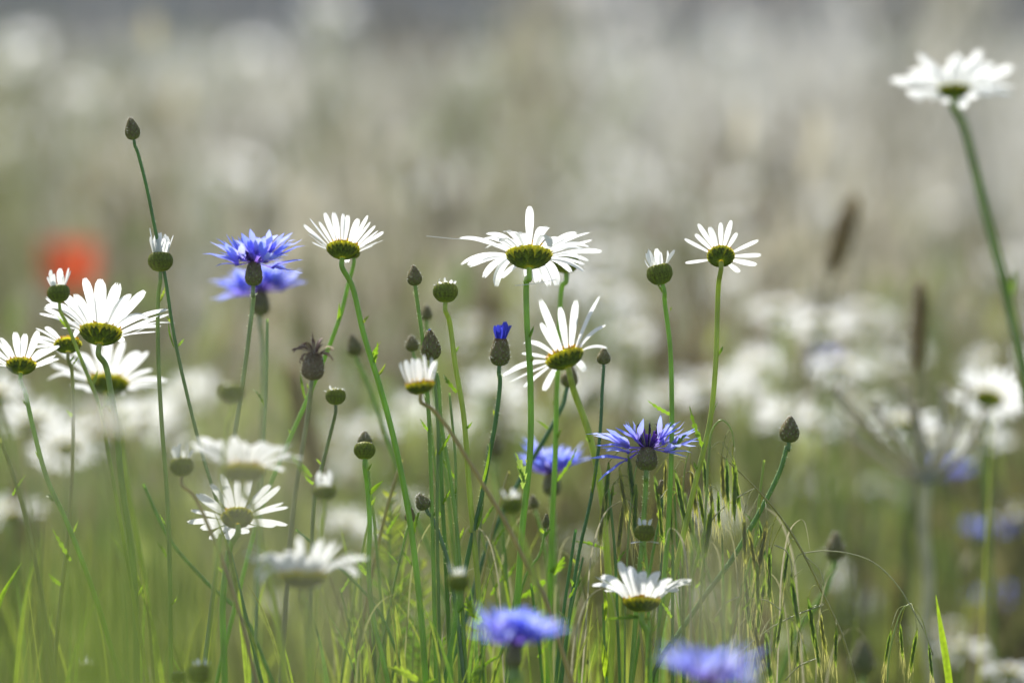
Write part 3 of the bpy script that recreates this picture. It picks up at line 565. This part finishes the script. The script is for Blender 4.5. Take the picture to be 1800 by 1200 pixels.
def brome(label, d, stalk, hang, w=4.5, col=(.34, .40, .13), arcs=()):
    """stalk: path from the ground's side upwards and over; hang: (x, y, length px, x of its foot on the stalk, y)."""
    s = 1e-4 * d; top = px_path(stalk, d); path = to_ground(list(reversed(top)))
    root = thing('brome_grass', label, 'grass', path[-1], 'drooping brome grasses')
    p = smooth(path, 5); mb = MB(); mb.tube(p, [w * s * .5 * (.45 + .55 * min(1, i / len(p) * 2.5)) for i in range(len(p))], col, n=6); mb.build('stalk', 'green_stem', root)
    for (x, y, L, fx, fy) in hang:
        p0, p1 = at(fx, fy, d), at(x, y, d + random.uniform(-.02, .02)); m = (p0 + p1) * .5 + Vector((0, 0, .25 * abs(p1.x - p0.x) + 6 * s))
        mb = MB(); mb.tube(smooth([p0, m, p1], 5), .7 * s, (.32, .33, .16), n=4)
        spikelet(mb, p1, L * s * random.uniform(.7, 1.15), random.uniform(-.22, .22), s, random.choice(((.14, .22, .055), (.19, .26, .06), (.12, .20, .085), (.30, .29, .15), (.16, .23, .05), (.24, .22, .12))))
        mb.build('spikelet', 'leaf', root)
    for arc in arcs:
        mb = MB(); mb.tube(smooth(px_path(arc, d), 5), 1.1 * s, (.40, .38, .24), n=5); mb.build('branch', 'green_stem', root)
brome('drooping grass with green spikelets hanging left of the sharp cornflower cup', 2.0, [(1098, 1190), (1100, 1050), (1108, 900), (1122, 810), (1140, 780)],
      [(1070, 812, 105, 1126, 800), (1088, 822, 110, 1120, 815), (1104, 800, 100, 1126, 800), (1078, 850, 95, 1115, 850), (1118, 850, 95, 1112, 870), (1096, 880, 100, 1110, 890), (1062, 870, 90, 1112, 860)], w=3.5)
brome('drooping grass with spikelets hanging under the right florets of the sharp cornflower', 2.02, [(1205, 1190), (1203, 1060), (1200, 930), (1203, 830), (1212, 785)],
      [(1170, 806, 105, 1208, 795), (1186, 826, 110, 1206, 815), (1196, 850, 100, 1203, 840), (1150, 835, 95, 1205, 805), (1214, 815, 105, 1212, 788), (1226, 850, 95, 1206, 830), (1178, 880, 100, 1202, 870), (1158, 880, 90, 1200, 865), (1236, 800, 90, 1214, 785)], w=3.5)
brome('drooping grass arching over at the right with two dark clusters of spikelets', 1.98, [(1228, 1190), (1232, 1050), (1240, 900), (1246, 800), (1252, 755), (1268, 738), (1284, 752), (1291, 785)],
      [(1268, 800, 100, 1284, 752), (1277, 805, 110, 1288, 765), (1287, 800, 115, 1291, 780), (1248, 850, 100, 1246, 800), (1253, 880, 95, 1244, 850), (1293, 815, 95, 1291, 785), (1262, 862, 85, 1243, 870)], w=4,
      arcs=[[(1246, 790), (1266, 776), (1280, 790), (1290, 812)]])
brome('long grass stalk with reddish nodes slanting up left, spikelets hanging all along it', 1.99, [(1500, 1180), (1478, 1110), (1455, 1060), (1412, 972), (1372, 908), (1328, 857), (1285, 815), (1262, 795)],
      [(1308, 905, 110, 1328, 857), (1316, 930, 115, 1335, 868), (1334, 912, 100, 1340, 872), (1348, 915, 120, 1345, 878), (1352, 960, 100, 1365, 905), (1310, 1000, 110, 1330, 960), (1330, 985, 110, 1370, 910), (1345, 1010, 115, 1375, 920), (1386, 960, 95, 1398, 950), (1390, 1010, 110, 1412, 972), (1376, 1065, 100, 1410, 1000), (1420, 1050, 110, 1440, 1030), (1440, 1070, 100, 1446, 1045), (1300, 1060, 110, 1330, 1030), (1322, 1080, 110, 1350, 1050), (1404, 1110, 90, 1446, 1060), (1432, 1110, 90, 1456, 1070), (1470, 1100, 80, 1470, 1090)], w=4, col=(.38, .34, .14),
      arcs=[[(1412, 972), (1445, 968), (1490, 972), (1535, 988), (1575, 1025), (1600, 1064), (1625, 1110), (1640, 1150)], [(1328, 857), (1295, 875), (1258, 905), (1235, 945)], [(1448, 1062), (1400, 1080), (1360, 1100), (1320, 1130), (1285, 1160)], [(1412, 975), (1440, 1000), (1450, 1030)], [(1362, 958), (1380, 966), (1390, 985), (1392, 1012)], [(1440, 1155), (1405, 1170), (1380, 1195)], [(1300, 1048), (1275, 1060), (1255, 1085)], [(1316, 1050), (1350, 1056), (1376, 1075)]])
brome('thin grass with spikelets dangling from an arch at the far right of the grasses', 2.0, [(1560, 1195), (1562, 1160), (1572, 1110), (1588, 1068), (1602, 1060)],
      [(1566, 1105, 90, 1590, 1064), (1582, 1095, 100, 1598, 1060), (1612, 1105, 90, 1602, 1060), (1632, 1128, 80, 1604, 1062), (1560, 1140, 70, 1574, 1105)], w=3)
brome('fine grass with pale arching branches left of the dark blurred bottom bud', 2.05, [(1350, 1195), (1352, 1130), (1362, 1060), (1378, 1030)],
      [(1365, 1085, 100, 1362, 1060), (1345, 1105, 95, 1355, 1100), (1392, 1090, 90, 1376, 1032), (1412, 1130, 70, 1378, 1030), (1328, 1130, 80, 1354, 1110)], w=3)

# ------------------------------------------------------------------ blades, feathery leaf, dead stalks
def blade_thing(label, d, pts, w, col, group=None, name='grass_blade', m='leaf'):
    """A long narrow leaf from its tip (first point) down to the soil."""
    s = 1e-4 * d; path = smooth(to_ground(px_path(pts, d)), 5); mb = MB(); rows = []; n = len(path)
    fa = random.uniform(-.7, .7)
    for i, p in enumerate(path):
        ww = w * s * .5 * min(1, .08 + (i / n) * 2.6); sd = Vector((math.cos(fa), math.sin(fa), 0)) * ww
        rows.append([p - sd, p + Vector((0, ww * .5, 0)), p + sd])
    v = Vector(path[-1]); mb.grid(rows, [[mul(col, 1.1), mul(col, .75), mul(col, 1.1)]] * n)
    root = tag(mb.build(name, m, None), label=label, cat='grass', group=group)
    me = root.data; co = np.empty(len(me.vertices) * 3, np.float32); me.vertices.foreach_get('co', co); co = co.reshape(-1, 3) - np.array(v, np.float32); me.vertices.foreach_set('co', co.ravel()); root.location = v
    return root
o = blade_thing('bright yellow-green grass blade standing alone on the bottom edge at the right', 1.97, [(1645, 1045), (1652, 1090), (1660, 1140), (1668, 1195)], 15, (.26, .36, .03))
blade_thing('short bright blade leaning in from the left edge', 1.96, [(38, 988), (22, 1014), (4, 1046), (-12, 1100)], 9, (.22, .34, .03))
for i in range(150):
    x = random.choice((random.uniform(575, 1010), random.uniform(575, 1010), random.uniform(1000, 1320), random.uniform(0, 580)))
    y = random.triangular(880, 1170, 1060); ln = random.choice((-1, 1)) * random.uniform(5, 110) * (.5 if x > 1000 else 1); d = random.uniform(1.94, 2.2)
    blade_thing('thin green grass blade among the crowded stems along the bottom', d, [(x + ln, y), (x + ln * .6, y + 60), (x + ln * .25, y + 160), (x, y + 300)], random.uniform(3.5, 9), random.choice(((.13, .21, .05), (.22, .29, .06), (.10, .17, .07), (.26, .30, .09), (.17, .19, .08))), 'low green blades')
for i in range(26):
    x = random.uniform(560, 1480); y = random.uniform(900, 1130); sg = random.choice((-1, 1)); r = random.uniform(30, 120); d = random.uniform(1.95, 2.1)
    blade_thing('thin pale curling dry grass stalk among the low stems', d, [(x + sg * r, y + random.uniform(-10, 60)), (x + sg * r * .75, y - 22), (x + sg * r * .4, y - 8), (x + sg * r * .12, y + 60), (x, y + 190)], random.uniform(2.2, 4), random.choice(((.50, .46, .30), (.44, .42, .22), (.38, .40, .16))), 'curling dry stalks low among the stems', name='dry_grass_stalk', m='dry')
def feather(label, d, x, y0, y1, group):
    s = 1e-4 * d; path = to_ground([at(x, y0, d), at(x - 2, (y0 + y1) / 2, d), at(x - 4, y1, d)]); root = thing('feathery_leaved_plant', label, 'plant', path[-1], group)
    stem_mesh(path, 5 * s, (.15, .22, .05)).build('stem', 'green_stem', root); mb = MB(); n = int((y1 - y0) / 12)
    for k in range(n):
        y = y0 + 6 + k * 12; l = min(60, 18 + k * 3.2) * random.uniform(.85, 1.1); c = lerp((.28, .30, .07), (.10, .18, .035), min(1, k / n * 1.7))
        for sg in (-1, 1):
            if random.random() < .12: continue
            yj = y + 8 + random.uniform(-4, 4); q = leaf_mesh(at(x - 1, yj, d), at(x + sg * l * random.uniform(.55, .9), yj - l * random.uniform(.4, .85), d + random.uniform(-.012, .012)), random.uniform(3.5, 6) * s, c, 0, -.08 * sg, rows=5); b = len(mb.v)
            mb.v += q.v; mb.c += q.c; mb.f += [tuple(i + b for i in f) for f in q.f]
    mb.build('fronds', 'leaf', root)
feather('feathery plant with paired narrow leaflets and pale tips, right of the plain green bud', 2.11, 686, 862, 1140, None)
feather('low dark feathery plant half hidden among stems under the furry bent bud', 2.12, 740, 980, 1200, None)
# crowded plain flower stems between the buds
for i, (pts, w, c) in enumerate(([[(763, 640), (770, 760), (768, 900), (772, 1100)], 7, (.14, .19, .06)], [[(790, 690), (800, 800), (802, 930), (806, 1100)], 6, (.15, .2, .08)], [[(772, 720), (776, 850), (784, 1000)], 9, (.10, .17, .04)],
        [[(1070, 860), (1080, 960), (1086, 1100)], 6, (.10, .17, .04)], [[(858, 780), (848, 880), (838, 1010)], 6, (.14, .16, .08)], [[(1012, 930), (1000, 1010), (985, 1120)], 7, (.07, .15, .05)], [[(470, 560), (468, 680), (462, 800)], 7, (.2, .24, .13)],
        [[(0, 770), (22, 830), (48, 920), (72, 1040)], 9, (.2, .2, .07)], [[(252, 850), (300, 950), (370, 1030), (440, 1100)], 8, (.12, .2, .04)], [[(520, 930), (600, 1000), (680, 1100)], 6, (.12, .2, .04)]) + tuple([[(x + q * 60, y), (x + q * 35, y + 90), (x + q * 8, y + 220)], w, c] for x, y, q, w, c in [(random.uniform(590, 1330), random.uniform(800, 1040), random.uniform(-1.2, 1.2), random.uniform(4, 8), random.choice(((.12, .2, .04), (.2, .24, .06), (.22, .19, .09), (.09, .16, .05)))) for _ in range(26)])):
    d = random.uniform(1.99, 2.08); p = to_ground(px_path(pts, d)); r_ = thing('flower_stem', 'plain thin green stem whose head is hidden among the crowded stems', 'stem', p[-1], 'headless stems among the flowers')
    stem_mesh(p, w * 1e-4 * d, c).build('stem', 'green_stem', r_); add_leaves(r_, [(pts[1][0], pts[1][1] + 40, pts[1][0] + random.choice((-24, 24)), pts[1][1], 5, 3)], d, 1e-4 * d)
# loose toothed leaves low in the middle grow on a leafy shoot
def shoot(label, d, pts, leaves):
    p = to_ground(px_path(pts, d)); r_ = thing('leafy_shoot', label, 'plant', p[-1]); stem_mesh(p, 6e-4 * d * .9, (.12, .2, .04)).build('stem', 'green_stem', r_); add_leaves(r_, leaves, d, 1e-4 * d)
shoot('low shoot with two bright toothed leaves left of the lower blurred cornflower', 1.97, [(846, 1110), (848, 1150), (850, 1190)], [(846, 1095, 820, 1045, 18, 3, (.2, .3, .03)), (848, 1170, 835, 1205, 18, 3, (.24, .34, .04)), (850, 1170, 880, 1150, 7, 3)])
shoot('pale toothed leaf shoot on the bottom edge left of the middle', 1.95, [(740, 1196), (742, 1230), (744, 1260)], [(735, 1195, 680, 1168, 14, 3, (.26, .34, .06)), (742, 1210, 770, 1190, 9, 3)])
shoot('bright leaf shoot at the foot of the splayed low daisy', 1.98, [(1060, 1060), (1062, 1120), (1066, 1190)], [(1062, 1090, 1060, 1030, 8, 0, (.24, .33, .03)), (1065, 1190, 1058, 1120, 12, 0, (.24, .33, .03))])
# spider silk
for lb, a_, b_, d in (('fine silk thread stretching left from the central daisy', (750, 415), (846, 421), 2.0), ('short silk thread under the central daisy', (905, 502), (978, 491), 1.99)):
    p, q = at(*a_, d), at(*b_, d); mb = MB(); mb.tube([p, (p + q) * .5 - Vector((0, 0, .0004)), q], .00009, (.9, .9, .9), n=4); tag(mb.build('spider_thread', 'thread', None), label=lb, cat='spider thread')

# ------------------------------------------------------------------ things out of focus in front
for i in range(19):
    x = random.gauss(205, 55) if i % 4 else random.uniform(-30, 420); d = random.uniform(1.0, 1.5); y = random.uniform(740, 1020) + abs(x - 190) * .9; ln = random.gauss(0, 45)
    blade_thing('large soft green blade of grass close to the lens, lower left', d, [(x + ln, y), (x + ln * .5, y + 120), (x, y + 300), (x - 5, y + 520)], random.uniform(18, 34), random.choice(((.10, .14, .055), (.13, .16, .08), (.085, .125, .045), (.16, .17, .11))), 'blurred grass blades close to the lens')
def dry_panicle(label, d, pts, nq, sz, col, group=None):
    s = 1e-4 * d; path = to_ground(px_path(pts, d)); root = thing('dry_grass_stalk', label, 'grass', path[-1], group); stem_mesh(path, 7 * s, col, n=5).build('stalk', 'dry', root)
    mb = MB(); top = px_path(pts, d)
    for k in range(nq):
        t = random.random(); c = top[0].lerp(top[1], t) + Vector((random.gauss(0, 1), random.gauss(0, 1), random.gauss(0, .6))) * sz * s * (.3 + t); u = Vector((random.gauss(0, .4), random.gauss(0, .4), 1)).normalized() * sz * s * .55; w = u.cross(Vector((random.random(), 1, 0))).normalized() * sz * s * .13
        mb.grid([[c - u, c - u], [c - w, c + w], [c + u, c + u]], mul(col, random.uniform(.7, 1.3)))
    mb.build('seed_head', 'dry', root)
for lb, d, pts in (('beige dry grass veiling the two lower left daisies, close to the lens', .88, [(470, 760), (450, 1000), (440, 1200)]), ('beige dry grass melting over the blurred blue cornflower pair, close to the lens', .85, [(400, 640), (370, 900), (350, 1200)]), ('pale dry grass close to the lens over the edge-on daisy', .9, [(610, 960), (600, 1150), (590, 1300)]),
                   ('pale dry grass wisp close to the lens at bottom right of the middle', 1.1, [(1250, 1000), (1245, 1120), (1240, 1250)]), ('whitish dry grass close to the lens left of the very blurred daisy', .95, [(100, 740), (90, 900), (80, 1100)])):
    dry_panicle(lb, d, pts, 60, 50, (.45, .43, .28))
def umbel():
    d = 2.33; s = 1e-4 * d; path = to_ground(px_path([(1628, 850), (1624, 930), (1632, 1020), (1628, 1110), (1640, 1200)], d)); root = thing('branching_umbel', 'grey blurred branching umbel skeleton on a thick pale stem at the right', 'plant', path[-1])
    stem_mesh(path, 25 * s, (.48, .47, .35)).build('stem', 'dry', root)
    for x, y, k in ((1468, 690, -.3), (1540, 720, -.2), (1590, 690, 0), (1660, 690, .1), (1730, 730, .2), (1500, 770, -.3), (1610, 720, 0), (1700, 690, .2)):
        p = smooth([at(1628, 850, d), at((x + 1628) / 2 + 8, (y + 850) / 2 + 14, d + k * .03), at(x, y, d + k * .08)], 4); mb = MB(); mb.tube(p, 6 * s, (.54, .51, .40), n=5)
        for q in range(6):
            t = R(q * 60); e = p[-1] + Vector((math.cos(t) * 10 * s, math.sin(t) * 10 * s, 12 * s)); mb.tube([p[-1], e], 2.4 * s, (.54, .51, .40), n=4)
        mb.build('ray', 'dry', root)
umbel()

# ------------------------------------------------------------------ things out of focus behind
def plantain(label, px, py, x2, y2, d, r):
    """Brown ribwort seed head: a rough cylinder from its tip px, py to its foot x2, y2."""
    s = 1e-4 * d; p, q = at(px, py, d), at(x2, y2, d); path = to_ground([q + (p - q) * .05, q, q + (q - p) * .4]); root = thing('plantain', label, 'seed head', path[-1], 'brown plantain seed heads')
    stem_mesh(path, 7 * s, (.14, .13, .06)).build('stem', 'green_stem', root); mb = MB(); n = 16; ax = (p - q); rows = []; sd = ax.cross(Vector((0, 1, 0))).normalized(); fw = ax.cross(sd).normalized()
    for i in range(n):
        v = i / (n - 1); rr = r * s * (math.sin(math.pi * min(1, max(.03, v * .9 + .07))) ** .45) * (.9 + .2 * (i % 2)); rows.append([q + ax * v + (sd * math.cos(k * .628) + fw * math.sin(k * .628)) * rr * (.88 + .24 * ((k + i) % 2)) for k in range(10)])
    mb.grid(rows, [[lerp((.24, .17, .075), (.42, .31, .14), random.random()) for _ in range(10)] for _ in range(n)], closed=True); mb.build('seed_spike', 'bud_scale', root, smooth=False)
for a_ in (('bent brown seed head blurred above the right daisies', 1502, 345, 1462, 480, 2.6, 20), ('upright brown seed head standing over the white blur at the right', 1618, 495, 1612, 650, 2.4, 14), ('dim brown seed head behind the withered cornflower', 540, 515, 538, 640, 2.9, 11), ('dim brown seed head left of the central daisy stem', 866, 490, 868, 610, 3.0, 15),
           ('brown seed head blurred behind the flopped-tuft bud stem', 1168, 545, 1164, 680, 2.9, 14), ('short dark seed head behind the ten-petalled daisy stem', 1330, 560, 1335, 650, 3.0, 16), ('leaning dark seed head among the left blurs', 505, 640, 560, 850, 2.6, 18), ('low brown seed head at the far left among the blurs', 35, 850, 45, 960, 2.7, 16),
           ('brown seed head low behind the brown slanting stem', 872, 700, 874, 810, 2.8, 13), ('brown seed head behind the low right grasses', 1345, 1060, 1340, 1180, 2.5, 17), ('dark seed head between the white blurs right of centre', 1205, 600, 1215, 720, 2.9, 15), ('faint brown seed head high in the pale field', 640, 290, 642, 390, 4.2, 11)):
    plantain(*a_)
def poppy():
    d = 3.55; c = at(122, 516, d); root = thing('poppy', 'single red poppy glowing out of focus at the left', 'poppy', (c.x, c.y, 0)); mb = MB(); mb.tube([c - Vector((0, 0, .005)), Vector((c.x + .01, c.y, c.z * .5)), Vector((c.x, c.y, 0))], .0015, (.12, .18, .05), n=5); mb.build('stem', 'green_stem', root)
    mb = MB()
    for k in range(4):
        th = k * 1.571 + .4; o = Vector((math.cos(th), math.sin(th), 0)); t = Vector((-o.y, o.x, 0)); rows = []
        for i in range(6):
            v = i / 5; rows.append([c + o * (.013 * math.sin(v * 1.9)) + t * (u * .0145 * math.sin(.25 + v * 1.8)) + Vector((0, 0, .031 * v * v + .004 * math.sin(u * 6 + k) * v)) for u in (-1, -.5, 0, .5, 1)])
        mb.grid(rows, (.62, .10, .035))
    mb.build('petals', 'red_petal', root); mb = MB(); rev(mb, c, Vector((0, 0, 1)), Vector((1, 0, 0)), Vector((0, 1, 0)), [(.004, 0), (.007, .006), (.006, .013), (.001, .015)], (.02, .03, .02), 10); mb.build('seed_capsule', 'bud_scale', root)
poppy()

# blurred daisies behind: three kinds, copied
PROTO = []
for k in range(4):
    n = 18 + k * 2; root = thing('oxeye_daisy', 'x', 'daisy', (0, 0, 0)); c = Vector((0, 0, .55)); tl = (24, 32, 18, 40)[k]; a, _, _ = axes(tl, (0, 6, -6, 3)[k])
    p = [c - a * .0035, c - a * .009, Vector((.006, .004, .34)), Vector((.012, 0, .16)), Vector((0, 0, 0))]
    stem_mesh(p, .0024, (.13, .19, .04), n=5, k=3).build('stem', 'green_stem', root); daisy_head(root, c, 2e-4, 31, 62, tl, (0, 6, -6, 3)[k], (12, 20, 8, 16)[k], (22, 14, 30, 10)[k], [360 * i / n + 5 * k for i in range(n)], .15, hi=False); PROTO.append(root)
used = set()
def place(px, py, d, label, size=1., group='blurred daisies behind'):
    k = random.randrange(4); c = at(px, py, d); sc = c.z / .55; rz = random.uniform(-.6, .6)
    if k not in used and len(used) < 4:
        used.add(k); r = PROTO[k]; r.location = (c.x, c.y, 0); r.scale = (sc,) * 3; r.rotation_euler = (0, 0, rz); r['label'] = label; r['group'] = group; return r
    return dup(PROTO[k], (c.x, c.y, 0), sc, rz, label, group)
for px, py, d, lb in ((1062, 510, 2.95, 'big soft white daisy blur right behind the central daisy'), (838, 585, 3.1, 'white daisy blur left of the opening blue bud'), (1108, 592, 3.0, 'white daisy blur between the lopsided daisy and the flopped-tuft bud'), (1368, 545, 2.9, 'first of three white blurs in a row right of the ten-petalled daisy'),
        (1442, 568, 2.75, 'brightest middle blur of the row right of the ten-petalled daisy'), (1528, 552, 3.0, 'greyish last blur of the row right of the ten-petalled daisy'), (1475, 645, 2.65, 'largest bright white blur with a lilac edge at the right'), (1335, 648, 2.9, 'white daisy blur right of the yellowish stem'), (1240, 678, 2.8, 'white daisy blur behind the yellowish stem'),
        (1385, 738, 2.75, 'white daisy blur just above the clear-standing dark bud'), (1432, 748, 2.72, 'white daisy blur right beside the clear-standing dark bud'), (1590, 745, 2.5, 'pale daisy with a visible cup behind the umbel rays'), (1738, 700, 2.4, 'nearly sharp daisy with a green cup near the right edge'), (1722, 772, 2.7, 'white blur below the nearly sharp right daisy'),
        (1788, 910, 2.7, 'white blur on the right edge, below the middle'), (1650, 775, 2.8, 'white blur behind the blue blur at the right'), (872, 690, 2.75, 'white blur between the central stem and the brown stem'), (1172, 700, 2.85, 'white blur behind the flopped-tuft bud stem'), (655, 760, 2.8, 'white blur behind the plain green bud'), (700, 735, 2.9, 'white blur under the half closed daisy'),
        (905, 735, 3.0, 'white blur behind the central stem above the blue blur'), (1040, 690, 3.0, 'white blur right under the lopsided daisy'), (1120, 740, 3.1, 'dim white blur above the sharp ragged cornflower'), (835, 745, 3.1, 'dim white blur left of the central stem'), (60, 745, 2.6, 'white blur under the small left edge daisy'), (118, 790, 2.5, 'white blur left of the very blurred close daisy'),
        (22, 900, 2.6, 'white blur on the left edge, low'), (300, 780, 2.9, 'dim white blur behind the brown-stemmed bud'), (1500, 1060, 2.8, 'white blur under the pale-rimmed bud'), (1690, 1140, 2.5, 'white blur right of the bright grass blade'), (1640, 1110, 2.7, 'white blur behind the umbel stem low down'), (1775, 1180, 2.4, 'white blur in the bottom right corner'), (1560, 860, 3.0, 'dim white blur left of the umbel stem'),
        (1310, 700, 3.0, 'dim white blur between the yellowish stem and the dark bud'), (1510, 720, 3.0, 'dim white blur below the lilac-edged one'), (620, 830, 3.0, 'white blur left of the plain green bud'), (560, 760, 3.2, 'dim white blur behind the kinked stem'), (1415, 860, 3.1, 'faint white blur below the clear-standing dark bud'), (370, 880, 2.9, 'faint white blur behind the round-cupped daisy'),
        (1100, 105, 5.2, 'round pale blur high in the field, top centre right'), (140, 165, 4.6, 'round pale blur high in the field, upper left corner'), (440, 100, 5.4, 'pale blur high in the field, straight above the sharp blue cornflower'), (575, 22, 4.4, 'pale blur cut by the top edge left of the middle'), (330, 115, 5.8, 'faint pale blur high between the two upper left blurs'), (830, 110, 5.6, 'faint pale blur high above the central daisy'), (1300, 60, 5.0, 'faint pale blur near the top edge at the right'), (40, 90, 5.0, 'pale blur at the left edge near the top'),
        (695, 890, 2.9, 'white blur behind the lower stem of the cross-stemmed daisy'), (1010, 960, 3.0, 'dim white blur low between the middle stems'), (1440, 1010, 2.8, 'dim white blur behind the long arching grass'), (1255, 905, 3.0, 'dim white blur behind the drooping grasses'), (480, 1070, 2.8, 'dim white blur under the edge-on daisy'), (330, 700, 2.9, 'soft white blur right of the left daisies'), (255, 740, 2.8, 'soft white blur behind the white tufted bud stem'), (610, 930, 2.7, 'dim white blur right of the edge-on daisy'), (1200, 1060, 2.8, 'dim white blur right of the splayed low daisy'), (760, 1080, 2.9, 'dim white blur low behind the crowded stems'), (1390, 1130, 2.7, 'white blur behind the fine grass on the bottom edge'), (1745, 640, 2.9, 'white blur behind the nearly sharp right daisy'), (1580, 620, 3.0, 'pale blur beside the upright brown seed head')):
    place(px, py, d, lb)
cnt = 0
while cnt < 150:
    d = 3.0 + 3.2 * random.random() ** .8; px = random.uniform(-40, 1840); z = random.uniform(.40, .63)
    c = Vector((0, d, z)); py = 600 - ((z - CAM_H) / d + PITCH) * 1e4
    wgt = 1.0 if py < 430 else (.4 if px > 850 else .35 if 560 < px else .18)
    if px < 330 and 300 < py < 600 or py < 440 and d < 4.2: continue
    if py > 1000 or 430 < py < 480 and px < 850 and random.random() < .6: continue
    if random.random() < wgt: place(px, py, d, 'one of many small oxeye daisies dissolved to pale blur in the field behind'); cnt += 1

# ------------------------------------------------------------------ the air over the field
hb = bpy.data.meshes.new('haze'); X, Y0, Y1, Z0, Z1 = 120, -20, 110, -1.0, 24
hb.from_pydata([(x, y, z) for z in (Z0, Z1) for y in (Y0, Y1) for x in (-X, X)], [], [(0, 2, 3, 1), (4, 5, 7, 6), (0, 1, 5, 4), (2, 6, 7, 3), (0, 4, 6, 2), (1, 3, 7, 5)])
hm = bpy.data.materials.new('haze'); hm.use_nodes = True; nt = hm.node_tree; nt.nodes.clear(); ho = nt.nodes.new('ShaderNodeOutputMaterial'); hv = nt.nodes.new('ShaderNodeVolumePrincipled')
hv.inputs['Color'].default_value = (.86, .92, 1, 1); hv.inputs['Density'].default_value = .0034; hv.inputs['Anisotropy'].default_value = .25; nt.links.new(hv.outputs[0], ho.inputs['Volume'])
hb.materials.append(hm); ho_ = bpy.data.objects.new('haze', hb); COL.objects.link(ho_); tag(ho_, kind='stuff')
